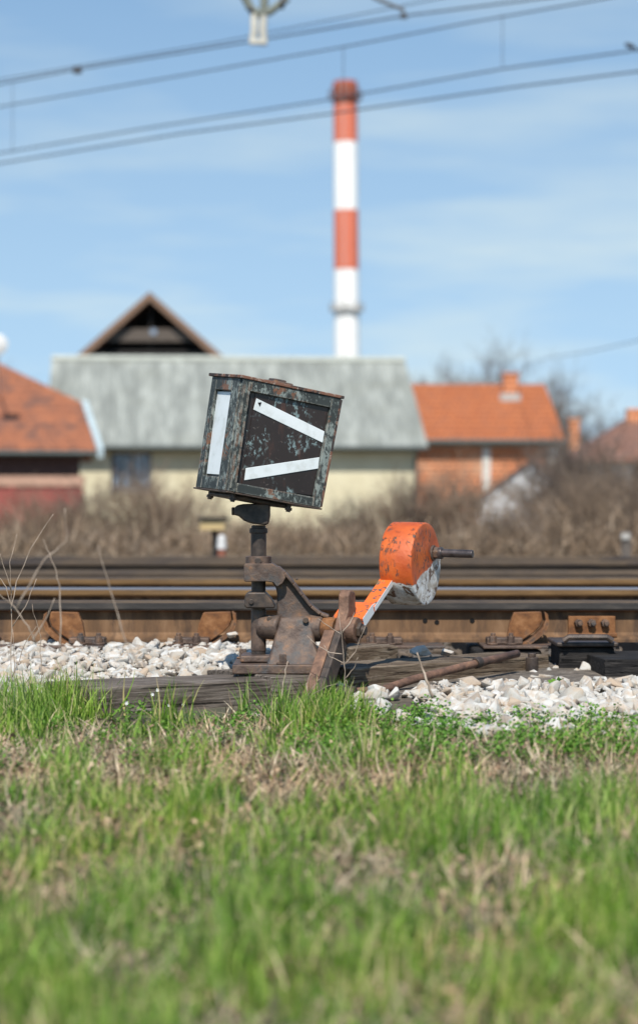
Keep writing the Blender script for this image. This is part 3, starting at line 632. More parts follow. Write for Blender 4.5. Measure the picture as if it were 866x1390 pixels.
RB = noisy('rusty_ballast', [(.3, (0.057,0.044,0.032)), (.6, (0.128,0.099,0.075)), (.75, (0.219,0.191,0.162))], 14, .9, 0, .5, .004)
o = link_mesh('track_ballast', stones('track_ballast', np.array([pos[i] for i in far_i]), [size[i] for i in far_i]), RB); tag(o, 'brown rust-stained ballast between the farther rails', 'ballast', kind='stuff')
# loose stones one can tell apart
for (px, py, D_, s_, lab) in ((347, 975, 6.62, .030, 'white stone lying in the grass at the foot of the grey timber'), (418, 979, 6.60, .034, 'white stone in the grass just left of the crank lever foot'),
        (572, 884, 7.66, .034, 'white stone on the track side behind the brown timber, under the counterweight'), (605, 886, 7.75, .024, 'flat pale stone right of the white stone behind the brown timber'),
        (240, 871, 8.2, .020, 'small pale stone leaning under the rail left of the lantern post'), (316, 862, 8.15, .022, 'round pale stone on top of the ballast beside the left brace'),
        (641, 992, 6.0, .026, 'grey stone in the leafy weeds below the white ballast')):
    p_ = P(px, py, D_); v, f = HV[random.randrange(24)]; mb = MB(); mb.add([(Vector(q*s_)+p_) for q in v], [tuple(int(i_) for i_ in t_) for t_ in f])
    tag(mb.build('stone', STONE, None, origin=p_), lab, 'stone', 'loose white stones')
# ------------------------------------------------------------------ grass
def blades(name, n, posf, hf, wf, bendf, mat, tilt=1.0, flat=0.0, label=None):
    XY = posf(n); n = len(XY); x = XY[:, 0]; y = XY[:, 1]; z = np.array([zg(a_, b_) for a_, b_ in XY])-.004
    h = hf(XY); w = wf(n)*np.where(y < 5, .75, 1); yaw = rng.uniform(0, 2*math.pi, n); face = rng.uniform(0, 2*math.pi, n)
    bend = bendf(n); flat = flat+rng.normal(0, .38, n); segs = 4; V = np.zeros((n, 2*(segs+1), 3)); dx = np.cos(yaw); dy = np.sin(yaw)
    wx = np.cos(face); wy = np.sin(face)
    for s_ in range(segs+1):
        t_ = s_/segs; th = flat+bend*t_*.75
        # arc position: integrate approx
        hor = h*(np.sin(flat+bend*t_*.5)*t_); ver = h*(np.cos(flat+bend*t_*.5)*t_)
        cx = x+dx*hor; cy = y+dy*hor; cz = z+np.maximum(ver, .004)
        ww = w*(1-t_**1.6)*.5+.0001
        V[:, 2*s_, 0] = cx-wx*ww; V[:, 2*s_, 1] = cy-wy*ww; V[:, 2*s_, 2] = cz
        V[:, 2*s_+1, 0] = cx+wx*ww; V[:, 2*s_+1, 1] = cy+wy*ww; V[:, 2*s_+1, 2] = cz
    me = quads_mesh(name, V.reshape(-1, 3), [[2*s_, 2*s_+1, 2*s_+3, 2*s_+2] for s_ in range(segs)], n, 2*(segs+1))
    for p_ in (): pass
    o = link_mesh(name, me, mat); tag(o, label, 'grass', kind='stuff'); return o
def leafmat(name, stops, trans=.35, rough=.5):
    m, nt, b = newmat(name); isl = island(nt); c = ramp(nt, isl, stops)
    co = coords(nt); k = ramp(nt, nz(nt, co, 3, 3, .5), [(.4, 0.), (.65, .5)]); c = mixc(nt, k, c, mixc(nt, 1.0, c, (1.35, 1.1, .8), 'MULTIPLY'))
    nt.links.new(c, b.inputs['Base Color']); b.inputs['Roughness'].default_value = rough; b.inputs['Specular IOR Level'].default_value = .3
    tr = nt.nodes.new('ShaderNodeBsdfTranslucent'); nt.links.new(c, tr.inputs[0]); mxs = nt.nodes.new('ShaderNodeMixShader'); mxs.inputs[0].default_value = trans
    nt.links.new(b.outputs[0], mxs.inputs[1]); nt.links.new(tr.outputs[0], mxs.inputs[2]); nt.links.new(mxs.outputs[0], nt.nodes['Material Output'].inputs[0]); return m
GREEN = leafmat('green_blades', [(0, (.03,.08,.012)), (.25, (.085,.19,.02)), (.5, (.18,.32,.04)), (.75, (.30,.45,.09)), (.9, (.42,.44,.17)), (1, (.50,.43,.25))])
DRY = leafmat('straw', [(0, (.20,.14,.09)), (.4, (.44,.34,.23)), (.75, (.66,.56,.40)), (1, (.34,.23,.16))], .2, .7)
LITTER = leafmat('leaf_litter_brown', [(0, (.09,.06,.04)), (.5, (.22,.15,.10)), (.85, (.36,.27,.18)), (1, (.5,.42,.3))], .15, .8)
def nv(x, y, s_, o_=0): return noise.noise(Vector((x*s_, y*s_, o_)))
def front_edge(x):   # far limit of the grass
    if x < -.62: return 6.78
    if x < -.05: return 6.36+.34*sm(-.60, -.05, x)
    if x < .05: return 6.85
    return 6.75-.62*sm(.05, .45, x)
def clump(x, y): return nv(x, y, 5.5, 3)+.6*nv(x, y, 13, 8)+.35*nv(x, y, 1.6, 31)
def green_pos(n):
    out = []
    while len(out) < n:
        y = 2.4+4.6*random.random()**.8; hw = y*.155+.08; x = random.uniform(-hw, hw)
        if y > front_edge(x)+.03*random.random(): continue
        d = .42+1.2*clump(x, y)
        if 5.0 < y < 5.95: d -= .34
        if y < 4.2: d += .16
        if y > 6.0 and x < -.42: d += .55
        if y > 6.15 and abs(x-.04) < .10: d += .5
        if y > 6.15 and -.38 < x < -.06: d -= .25
        if y > 5.7 and x > .3: d -= .25
        if random.random() < max(.03, d*1.2-.12): out.append((x, y))
    return np.array(out)
def green_h(XY):
    h = np.empty(len(XY))
    for i, (x, y) in enumerate(XY):
        base = (.036 if y > 5 else .044)+.06*max(0, clump(x, y)+.1)
        if y > 5.9 and x < -.12: base = .014+.075*sm(-.62, -.76, x)+.012*nv(x, y, 6, 1)
        if y > 5.9 and x > .15: base = .024
        if y > 6.1 and abs(x-.04) < .11: base = .07
        if y < 4.2: base *= 1.0
        h[i] = max(.012, base*random.choice((random.uniform(.35, .9), random.uniform(.6, 1.5))))
    return h
blades('grass', 30000, green_pos, green_h, lambda n: rng.uniform(.0028, .0085, n), lambda n: rng.normal(.8, .9, n), GREEN, label='fresh green grass covering the foreground bank')
def dry_pos(n):
    out = []
    while len(out) < n:
        y = 2.4+4.4*random.random()**.8; hw = y*.155+.08; x = random.uniform(-hw, hw)
        if y > front_edge(x)-.02: continue
        d = .40-1.1*clump(x, y)+.5*nv(x, y, 4, 21)
        if 5.0 < y < 5.95: d += .55
        if y > 6.0 and x < -.4: d -= .35
        if random.random() < max(.03, d*1.2-.12): out.append((x, y))
    return np.array(out)
blades('dry_grass', 15000, dry_pos, lambda XY: rng.uniform(.025, .10, len(XY)), lambda n: rng.uniform(.002, .008, n), lambda n: rng.normal(.35, .6, n), DRY, flat=1.05, label='pale dead straw lying through the green grass')
blades('dead_stalks', 2600, dry_pos, lambda XY: rng.uniform(.025, .085, len(XY)), lambda n: rng.uniform(.0015, .004, n), lambda n: rng.normal(.6, .6, n), DRY, flat=.35, label='upright brown dead stalks standing in the grass')
def tuft_pos(n):
    out = []
    spots = [(-.74,6.45,.11),(-.78,6.35,.12),(-.70,6.6,.07),(-.9,6.4,.1),(-.42,6.15,.05),(.05,6.35,.07),(.02,6.2,.08),(-.1,6.3,.03),(-.22,6.55,.02),(-.15,6.6,.015),(.62,3.6,.09),(.5,3.3,.08),(-.1,3.3,.07),(.25,4.2,.10),(.55,4.6,.1),(-.35,5.3,.07),(.1,5.4,.06),(-.55,5.0,.05)]
    for i in range(n):
        cx_, cy_, r_ = random.choices(spots, [q[2]**1.3 for q in spots])[0]; out.append((random.gauss(cx_, r_*.6), min(6.74, random.gauss(cy_, r_*.6))))
    return np.array(out)
blades('tall_grass_tufts', 2600, tuft_pos, lambda XY: rng.uniform(.06, .17, len(XY)), lambda n: rng.uniform(.003, .0065, n), lambda n: rng.normal(.6, .5, n), GREEN, label='taller bright green tufts rising from the grass')
# leafy weeds: small rounded leaves
def leafy(name, pts, mat, label, lsize=(.006, .012), per=1, cat='weeds'):
    n = len(pts); Pn = np.array(pts); T = np.array([[-.5,0,0],[.5,0,0],[.38,.9,.12],[-.38,.9,.12]])
    T = np.array([[0,0,0],[.5,.45,.1],[0,1,.0],[-.5,.45,.1]]); rm = rotm(n)
    # keep mostly upward facing
    a_ = rng.uniform(0, 2*math.pi, n); el = rng.uniform(.1, 1.1, n); s_ = rng.uniform(*lsize, n)
    V = np.zeros((n, 4, 3))
    for k_ in range(4):
        lx, ly, lz = T[k_]; yy = ly*np.cos(el)-lz*np.sin(el); zz = ly*np.sin(el)+lz*np.cos(el)
        V[:, k_, 0] = Pn[:, 0]+s_*(lx*np.cos(a_)-yy*np.sin(a_)); V[:, k_, 1] = Pn[:, 1]+s_*(lx*np.sin(a_)+yy*np.cos(a_)); V[:, k_, 2] = Pn[:, 2]+s_*zz
    me = quads_mesh(name, V.reshape(-1, 3), [[0,1,2,3]], n, 4); o = link_mesh(name, me, mat); tag(o, label, cat, kind='stuff'); return o
LEAF = leafmat('weed_leaves', [(0, (.06,.15,.02)), (.5, (.12,.27,.035)), (1, (.19,.36,.06))], .35, .75)
pts = []
cl = [(random.uniform(.0, 1.05), random.uniform(5.5, 6.5), random.uniform(.03, .10)) for _ in range(110)]+[(random.uniform(-.9, .1), random.uniform(5.3, 6.6), random.uniform(.03, .07)) for _ in range(26)]
c0 = P(818, 985, 6.2); cl += [(c0.x, 6.15, .09), (c0.x-.03, 6.1, .08), (c0.x+.04, 6.12, .07)]
for (cx_, cy_, r_) in cl:
    if cy_ > front_edge(cx_)+.22: continue
    for _ in range(int(150*r_/.05)):
        a_ = random.uniform(0, 6.283); q = r_*math.sqrt(random.random()); x = cx_+q*math.cos(a_); y = cy_+q*math.sin(a_)
        pts.append((x, y, zg(x, y)+random.random()*.05*(1-(q/r_)**2)*(r_/.06)+.010))
leafy('leafy_weeds', pts, LEAF, 'low bright green leafy weeds between grass and ballast')
pts = []
while len(pts) < 5200:
    y = 2.5+4.0*random.random()**.8; hw = y*.155+.08; x = random.uniform(-hw, hw)
    if y > front_edge(x)-.05: continue
    d = .3-1.2*clump(x, y)+(.3 if 5.0 < y < 5.95 else 0)-(.3 if y > 6.2 else 0)
    if random.random() < max(.02, d): pts.append((x, y, zg(x, y)+random.uniform(.003, .035)))
leafy('leaf_litter', pts, LITTER, 'curled dead leaves and straw bits lying in the grass', (.006, .017), cat='litter')
# ------------------------------------------------------------------ individual small plants
STALK = noisy('dry_stalk', [(.3, (.20,.14,.10)), (.7, (.46,.37,.29))], 30, .8, 0, .2, .001)
GSTALK = noisy('green_stalk', [(.3, (.10,.16,.04)), (.7, (.2,.27,.08))], 30, .7, 0, .2, .001)
def stemplant(name, stems, D, label, rad=.0017, mat=STALK, cat='dry plant', jit=.03):
    p0 = P(*stems[0][0], D); t = None; mb = MB()
    for s_ in stems:
        pp = [P(a_, b_, D+random.uniform(-jit, jit)*(i_/max(1, len(s_)-1))) for i_, (a_, b_) in enumerate(s_)]
        fine = []
        for i_ in range(len(pp)-1):
            for q in range(4): fine.append(pp[i_].lerp(pp[i_+1], q/4)+Vector((random.gauss(0, .0012), random.gauss(0, .0012), 0)))
        fine.append(pp[-1]); k_ = len(fine); mb.tube(fine, [rad*(1-.6*i_/k_) for i_ in range(k_)], 5)
    o = mb.build(name, mat, None, origin=p0, smooth=True); return tag(o, label, cat, 'dry stems in front of the stand')
def z2(*q): return [(300+a_/4.33, 670+b_/4.33) for a_, b_ in q]
stemplant('dry_weed', [z2((728,1330),(735,1200),(728,1090),(718,900),(705,800),(690,690)), z2((725,1000),(640,960),(605,890)), z2((712,945),(640,935),(560,890),(505,835)),
    z2((706,830),(640,785),(570,735)), z2((712,820),(760,760),(785,700)), z2((728,1090),(780,1030),(805,965)), z2((724,1010),(790,930),(850,780)), z2((760,1290),(752,1160),(735,1095))], 6.84,
    'branching dry weed standing in front of the crank lever')
stemplant('dry_weed', [z2((345,1310),(360,1190),(372,1090),(392,985))], 6.55, 'single pale stalk leaning in front of the base plate', rad=.0032)
stemplant('dry_weed', [z2((420,1310),(470,1250),(540,1180),(620,1135),(690,1118)), z2((440,1290),(490,1220),(550,1130),(580,1090)), z2((500,1200),(505,1120),(530,1060)), z2((520,1300),(620,1260),(690,1230))], 6.6,
    'low spreading dry twigs at the foot of the crank lever')
stemplant('dry_weed', [[(588,948),(580,925),(572,905),(566,886)]], 6.2, 'blurred pale stalk crossing the rusty rod', rad=.0045)
def z4(*q): return [(a_/2.624, 740+b_/2.624) for a_, b_ in q]
stemplant('dry_weed', [z4((45,560),(40,400),(40,200),(35,60),(60,-40)), z4((60,560),(52,430),(45,300)), z4((38,230),(60,130),(110,10),(190,-110)), z4((40,160),(10,60),(0,30)), z4((40,210),(20,150),(-10,100)), z4((45,290),(90,220),(130,120)),
    z4((145,550),(148,440),(145,330),(115,210)), z4((44,470),(90,350),(130,290))], 6.75, 'tall thin branching dry weed at the left edge')
stemplant('dry_weed', [z4((212,380),(217,270),(210,140),(185,50),(155,-20)), z4((130,350),(100,290),(50,220),(-20,160)), z4((120,340),(160,270),(195,190))], 5.7, 'blurred curved dry stem right of the tall weed at the left edge', rad=.0022)
stemplant('dry_weed', [[(20,830),(60,760),(90,735),(88,690)], [(190,905),(170,870),(150,800),(133,740)]], 5.2, 'very blurred bent straw in front of the left rails', rad=.002)
# fallen branch in grass
stemplant('dry_branch', [[(135,1040),(180,1026),(220,1026),(275,1040)]], 5.9, 'curved fallen dry stalk lying across the grass at left', rad=.0035)
stemplant('dry_branch', [[(672,1052),(720,1068),(760,1080)]], 5.75, 'straight pale fallen stalk lying in the grass at right', rad=.0045)
# tiny flowers
def flowers(spots, mat, lab, r_=.004):
    for i_, (px, py, D_) in enumerate(spots):
        p_ = P(px, py, D_); gz = zg(p_.x, p_.y); t = thing('flower', (p_.x, p_.y, gz), lab[i_] if isinstance(lab, list) else lab, 'flower', 'small wild flowers')
        mb = MB(); mb.tube([(p_.x, p_.y, gz), (p_.x+.003, p_.y, (gz+p_.z)/2), p_], .0009, 5); mb.build('stem', GSTALK, t)
        mb = MB()
        for k_ in range(6):
            a_ = k_*1.047; d = Vector((math.cos(a_), -.3+.3*math.sin(a_), math.sin(a_)))*r_; q = p_+d
            mb.add([p_, q+Vector((d.z, 0, -d.x))*.35, q+d*.25, q-Vector((d.z, 0, -d.x))*.35], [(0,1,2,3)])
        mb.build('petals', mat, t)
WFL = plain('white_petals', (.85,.85,.88), .6); PFL = plain('purple_petals', (.35,.12,.30), .6); BFL = plain('blue_petals', (.45,.50,.80), .6)
flowers([(214,937,6.45), (207,943,6.42), (229,958,6.4), (249,957,6.4), (246,995,6.1), (172,955,6.3)], WFL, ['upper tiny white flower before the grey timber', 'tiny white flower just below the uppermost one before the timber', 'tiny white flower low on the sprig before the timber', 'lone tiny white flower right of the sprig before the timber', 'pale tiny flower lowest in the grass before the timber', 'tiny white flower farthest left before the timber'])
flowers([(845,1005,5.95), (838,1012,5.9), (852,1010,5.95), (833,1035,5.8), (858,1003,6.0), (772,1000,6.0)], PFL, 'purple dead-nettle flower at the right edge of the weeds', .007)
p_ = P(755, 925, 6.9)
mbt = thing('seedling', (p_.x, p_.y, p_.z-.02), 'single bright green seedling sprouting from the ballast beside the black box', 'plant')
mb = MB()
for k_ in range(9):
    a_ = random.uniform(0, 6.28); d = Vector((math.cos(a_), .4*math.sin(a_), random.uniform(.2, 1.2))).normalized(); s_ = random.uniform(.016, .028); w_ = d.orthogonal().normalized()*s_*.45
    b0 = p_+Vector((0, -.03, -.01))+d*.006; mb.add([b0, b0+d*s_*.5+w_, b0+d*s_, b0+d*s_*.5-w_], [(0,1,2,3)])
mb.build('leaves', LEAF, mbt)
mb = MB(); mb.tube([p_+Vector((0,-.03,-.03)), p_+Vector((0,-.03,.0))], .0015, 5); mb.build('stem', GSTALK, mbt)
# ------------------------------------------------------------------ undergrowth, bushes and bare trees
TWIG = noisy('twig_bark', [(.3, (.12,.085,.057)), (.7, (.30,.215,.15))], 8, .9, 0, .2, .002)
TWIG_D = noisy('dark_twig_bark', [(.3, (.07,.05,.04)), (.7, (.17,.13,.10))], 8, .9, 0, .2, .002)
DEAD = leafmat('dead_leaves', [(0, (.07,.05,.035)), (.45, (.18,.13,.09)), (.8, (.32,.245,.175)), (1, (.48,.38,.28))], .2, .8)
def thicket(n, x0, x1, y0, y1, hf, name, mat, label, kind='stuff', width=.014, cat='undergrowth'):
    X = rng.uniform(x0, x1, n); Y = rng.uniform(y0, y1, n); h = np.array([hf(a_, b_) for a_, b_ in zip(X, Y)])*rng.uniform(.35, 1.1, n)
    z = np.array([zg(a_, b_) for a_, b_ in zip(X, Y)]); yaw = rng.uniform(0, 6.283, n); bend = rng.normal(1.3, .7, n); segs = 3; V = np.zeros((n, 8, 3)); fa = rng.uniform(0, 6.283, n)
    start = rng.uniform(0, .6, n)*h
    for s_ in range(4):
        t_ = s_/3; hor = h*np.sin(bend*.5+.15*t_)*t_; ver = np.abs(h-start)*np.maximum(.05, np.cos(bend*.5+bend*.4*t_))*t_+start; ww = width*(1-.75*t_)*.5
        for q, sg in ((0, -1), (1, 1)):
            V[:, 2*s_+q, 0] = X+np.cos(yaw)*hor+sg*np.cos(fa)*ww; V[:, 2*s_+q, 1] = Y+np.sin(yaw)*hor+sg*np.sin(fa)*ww; V[:, 2*s_+q, 2] = z+ver
    me = quads_mesh(name, V.reshape(-1, 3), [[2*s_, 2*s_+1, 2*s_+3, 2*s_+2] for s_ in range(3)], n, 8)
    o = link_mesh(name, me, mat); return tag(o, label, cat, kind=kind)
def hund(x, y):
    px = CX+x*F/y; h = .52+.25*nv(x, y, .7, 4)+.22*sm(600, 800, px)+.2*nv(x, y, 2, 9); return max(.15, h)
thicket(22000, -5.2, 5.2, 25, 34, hund, 'undergrowth', DEAD, 'dense brown winter undergrowth beyond the tracks')
thicket(9000, -4.4, 4.4, 21.5, 25, lambda x, y: .12+.08*nv(x, y, 1, 2), 'dead_ground_cover', DEAD, 'low dead brown ground cover along the farthest track')
def branch(mb, p, d, L, r, depth, spread=.5, nchild=4, gravity=0):
    k_ = 4; pts = [p]; q = p.copy(); dd = d.copy()
    for i_ in range(k_):
        dd = (dd+Vector((random.gauss(0, .13), random.gauss(0, .13), random.gauss(0, .08)+gravity))).normalized(); q = q+dd*L/k_; pts.append(q.copy())
    mb.tube(pts, [r*(1-.55*i_/k_) for i_ in range(k_+1)], 4 if depth < 3 else 6)
    if depth == 0: return
    for c_ in range(nchild):
        t_ = random.uniform(.25, 1); i_ = min(k_-1, int(t_*k_)); b_ = pts[i_].lerp(pts[i_+1], t_*k_-i_)
        nd = (dd+Vector((random.gauss(0, spread), random.gauss(0, spread), random.gauss(.15, spread*.6)))).normalized()
        branch(mb, b_, nd, L*random.uniform(.5, .78), r*.5, depth-1, spread, nchild, gravity)
def bush_proto(seed, H):
    random.seed(seed); mb = MB()
    for i_ in range(14): branch(mb, Vector((random.gauss(0, .25), random.gauss(0, .2), -.1)), Vector((random.gauss(0, .55), random.gauss(0, .5), 1)).normalized(), H*.55, .018, 3, .65, 5)
    return mb
BP = [bush_proto(21+i_, 1.5).mesh('twigs') for i_ in range(3)]
for me in BP: me.materials.append(TWIG_D if me == BP[0] else TWIG)
bl = [(585,31,1.0,0,'brown leafless bush before the left end of the brick house'), (628,30,1.05,1,'dark twiggy bush just left of the white shed'), (655,29,.55,2,'leafless bush before the white shed wall'),
      (700,28,.55,0,'low dark bush before the middle of the white shed'), (762,31,1.35,0,'tall tangled bush below the lone brick chimney'), (800,29,.9,2,'dense brown bush left of the far right house wall'),
      (845,30,1.0,0,'tall dark bush before the white wall at the right edge'), (895,30,1.1,1,'bush at the right border of the picture'), (870,33,1.1,0,'tallest bush behind the others at the right edge'), (785,34,1.5,0,'bush standing behind the tangled bush below the lone chimney'), (815,35,1.2,1,'tall bush close to the left corner of the far right house'), (540,31,.8,2,'low bush before the right end of the yellow wall'), (475,32,.7,0,'low bush before the yellow wall beside the lantern'),
      (240,31,.85,1,'low brown bush before the yellow wall, left of the lantern post'), (185,30,.95,2,'brown bush below the curtained window'), (120,31,.8,0,'low bush where the red fence meets the yellow wall'), (60,30,.75,1,'low bush before the red fence')]
for (px, D_, s_, v_, lab) in bl:
    x = (px-CX)/F*D_; t = thing('dry_bush', (x, D_, zg(x, D_)), lab, 'bush', 'leafless bushes beyond the tracks')
    o = bpy.data.objects.new('twigs', BP[v_]); COL.objects.link(o); o.parent = t; o.scale = (s_*.85, s_*.85, s_*.92); o.rotation_euler = (0, 0, random.uniform(0, 6.28))
random.seed(99)
def tree_proto(seed, H):
    random.seed(seed); trunk = MB(); crown = MB()
    trunk.tube([(0,0,-.3), (.04,0,H*.2), (-.02,.05,H*.45)], [.16, .13, .09], 10)
    for i_ in range(10):
        z_ = H*random.uniform(.2, .45); branch(crown, Vector((0, .02, z_)), Vector((random.gauss(0, .5), random.gauss(0, .5), 1)).normalized(), H*.33, .06, 4, .45, 4)
    return trunk.mesh('trunk'), crown.mesh('crown')
TP = [tree_proto(5+i_, 8.5) for i_ in range(2)]
for a_, b_ in TP: a_.materials.append(TWIG_D); b_.materials.append(TWIG_D)
for (px, D_, s_, v_, lab) in ((630,100,.95,0,'bare tree rising behind the left half of the brick house roof'), (697,104,.98,1,'bare tree behind the roof chimney of the brick house'), (755,96,.75,0,'small bare tree beside the lone brick chimney'),
        (590,108,.93,1,'faint bare tree behind the right edge of the grey roof'), (20,112,1.0,0,'bare tree behind the ridge of the left tiled roof'), (800,90,.62,1,'small bare tree left of the far right roof'), (662,106,.85,1,'bare tree between the two tallest ones behind the brick house'), (727,101,.85,0,'bare tree just right of the roof chimney of the brick house')):
    x = (px-CX)/F*D_; t = thing('bare_tree', (x, D_, zg(x, D_)), lab, 'tree', 'bare trees behind the houses'); rz = random.uniform(0, 6.28)
    for me, nm in zip(TP[v_], ('trunk', 'crown')):
        o = bpy.data.objects.new(nm, me); COL.objects.link(o); o.parent = t; o.scale = (s_,)*3; o.rotation_euler = (0, 0, rz)
# ------------------------------------------------------------------ buildings
def tilemat(name, c1, c2, c3, sc=3.2):
    m, nt, b = newmat(name); co = coords(nt, (1, 1, 1))
    br = nt.nodes.new('ShaderNodeTexBrick'); br.inputs['Scale'].default_value = 1; br.inputs['Brick Width'].default_value = .22; br.inputs['Row Height'].default_value = .2; br.inputs['Mortar Size'].default_value = .018
    br.inputs['Color1'].default_value = (*c1, 1); br.inputs['Color2'].default_value = (*c2, 1); br.inputs['Mortar'].default_value = (*[x*.35 for x in c1], 1)
    sp = nt.nodes.new('ShaderNodeSeparateXYZ'); nt.links.new(co, sp.inputs[0]); cb = nt.nodes.new('ShaderNodeCombineXYZ'); nt.links.new(sp.outputs['X'], cb.inputs[0]); nt.links.new(sp.outputs['Z'], cb.inputs[1])
    nt.links.new(cb.outputs[0], br.inputs[0]); k = ramp(nt, nz(nt, co, sc, 7, .7), [(.48, 0.), (.62, 1.)]); c = mixc(nt, k, br.outputs[0], c3)
    nt.links.new(c, b.inputs['Base Color']); b.inputs['Roughness'].default_value = .85
    wv = nt.nodes.new('ShaderNodeTexWave'); wv.wave_type = 'BANDS'; wv.bands_direction = 'Z'; wv.inputs['Scale'].default_value = 1.6; nt.links.new(co, wv.inputs[0]); bump(nt, b, wv.outputs[1], .5, .04); return m
TILE_R = tilemat('orange_roof_tiles', (.42,.125,.038), (.34,.095,.03), (.26,.09,.04))
TILE_L = tilemat('old_red_roof_tiles', (.36,.125,.055), (.26,.09,.042), (.13,.06,.04), 1.6)
TILE_D = tilemat('faded_roof_tiles', (.25,.115,.07), (.19,.09,.06), (.14,.085,.065))
m, nt, b = newmat('grey_corrugated_roof'); co = coords(nt)
c = ramp(nt, nz(nt, coords(nt, (1.6, .35, .25), (0, 0, 0)), 1.6, 8, .7), [(.3, (.13,.135,.12)), (.48, (.22,.23,.205)), (.68, (.36,.37,.33))]); k = ramp(nt, nz(nt, coords(nt, (.4,.4,.9)), 1.2, 5, .7), [(.5, 0.), (.7, .7)]); c = mixc(nt, k, c, (.20,.205,.17))
nt.links.new(c, b.inputs['Base Color']); b.inputs['Roughness'].default_value = .9
wv = nt.nodes.new('ShaderNodeTexWave'); wv.wave_type = 'BANDS'; wv.bands_direction = 'X'; wv.inputs['Scale'].default_value = 1.8; nt.links.new(co, wv.inputs[0]); bump(nt, b, wv.outputs[1], .6, .05)
ROOF_G = m
YEL = noisy('yellow_plaster', [(.3, (.52,.455,.30)), (.7, (.66,.60,.42))], 1.3, .9, 0, .2, .01, second=(.8, .58, .72, (.42,.35,.24)))
BRICK = tilemat('raw_orange_brick', (.66,.25,.11), (.56,.20,.09), (.50,.26,.15), 1.2)
PLAST = plain('pale_plaster', (.62,.60,.55)); DARKW = plain('dark_brown_wall', (.075,.04,.035)); MAROON = plain('maroon_sheet', (.25,.065,.05), .6); TAN = plain('tan_coping', (.40,.24,.17))
GUT = plain('green_grey_gutter', (.07,.085,.08), .6); DK = plain('dark_interior', (.02,.017,.015)); BWOOD = plain('brown_board', (.19,.115,.075)); GWOOD = plain('grey_board', (.095,.075,.06)); WHT = plain('white_board', (.36,.43,.45))
WB2 = plain('white_enamel', (.55,.54,.52), .5); GLS = plain('dark_window_glass', (.03,.04,.06), .15); CUR = plain('pale_blue_curtain', (.40,.47,.56)); CONC = plain('grey_concrete', (.38,.36,.33))
class House:
    def __init__(s, name, loc, yaw, label, cat='house', group=None): s.t = thing(name, loc, label, cat, group); s.t.rotation_euler = (0, 0, yaw)
    def part(s, name, mb, mats, par=None, bevel=0):
        me = mb.mesh(name)
        o = bpy.data.objects.new(name, me); COL.objects.link(o); o.parent = par or s.t
        for m_ in (mats if isinstance(mats, list) else [mats]): me.materials.append(m_)
        if bevel: b_ = o.modifiers.new('bevel', 'BEVEL'); b_.width = bevel
        return o
def slab(mb, a_, b_, c_, d_, th):      # quad a,b,c,d (3d) thickened downward
    a_, b_, c_, d_ = map(Vector, (a_, b_, c_, d_)); o_ = Vector((0, 0, -th)); mb.hexa([a_+o_, b_+o_, c_+o_, d_+o_, a_, b_, c_, d_])
# -- grey-roofed yellow house. local: x to the right along the front, y back, z up; origin = front right corner
o_ = P(566, 700, 73); GY = Vector((o_.x, 73, 0)); h = House('yellow_house', GY, R(4), 'long low yellow house with a big grey corrugated roof'); Lh = 11.65; EZ = 2.92; RZ = 5.80; DP = 9.0
mb = MB(); wx0, wx1, wz0, wz1 = -9.85, -8.55, 1.32, 2.50
mb.box(-Lh, wx0, 0, .3, -.3, EZ-.05); mb.box(wx1, 0, 0, .3, -.3, EZ-.05); mb.box(wx0, wx1, 0, .3, -.3, wz0); mb.box(wx0, wx1, 0, .3, wz1, EZ-.05)
mb.box(-Lh, -Lh+.3, .3, DP, -.3, EZ-.05); mb.box(-.3, 0, .3, DP, -.3, EZ-.05); mb.box(-Lh+.3, -.3, DP-.3, DP, -.3, EZ-.05)
mb.prism([(-.3, 0, EZ-.05), (-.3, DP, EZ-.05), (-.3, DP/2, RZ-.12)], (.3, 0, 0)); mb.prism([(-Lh, 0, EZ-.05), (-Lh, DP, EZ-.05), (-Lh, DP/2, RZ-.12)], (.3, 0, 0))
wall = h.part('wall', mb, YEL)
mb = MB(); mb.box(-Lh, 0, -.015, 0, EZ-.36, EZ-.052); h.part('eave_shade_strip', mb, GUT)  # dark strip standing in for the shade the eave casts on the wall
mb = MB(); ov = .45; sl_ = (RZ-EZ)/(DP/2); ez = EZ-ov*sl_+.1
slab(mb, (-Lh-.3, -ov, ez), (.3, -ov, ez), (.1, DP/2, RZ), (-Lh-.3, DP/2, RZ), .09); slab(mb, (-Lh-.3, DP/2, RZ), (.1, DP/2, RZ), (.3, DP+ov, ez), (-Lh-.3, DP+ov, ez), .09)
rf = h.part('roof', mb, ROOF_G)
mb = MB(); mb.tube([(-Lh-.3, DP/2, RZ+.0), (.1, DP/2, RZ+.0)], .14, 8); h.part('ridge_cap', mb, plain('pale_ridge_tile', (.38,.39,.34)), rf)
mb = MB(); mb.tube([(-Lh-.3, -ov-.06, ez-.08), (.3, -ov-.06, ez-.08)], .075, 8); g_ = h.part('gutter', mb, GUT)
mb = MB(); mb.tube([(-.05, -ov-.06, ez-.1), (-.05, -.1, ez-.45), (-.05, -.1, -.1)], .05, 8); h.part('downpipe', mb, GUT)
mb = MB()
fr = .07
mb.box(wx0, wx1, .10, .16, wz0, wz0+fr); mb.box(wx0, wx1, .10, .16, wz1-fr, wz1); mb.box(wx0, wx0+fr, .10, .16, wz0+fr, wz1-fr); mb.box(wx1-fr, wx1, .10, .16, wz0+fr, wz1-fr); xm = (wx0+wx1)/2; mb.box(xm-.04, xm+.04, .10, .16, wz0+fr, wz1-fr)
win = h.part('window', mb, plain('dark_window_frame', (.10,.09,.09)))
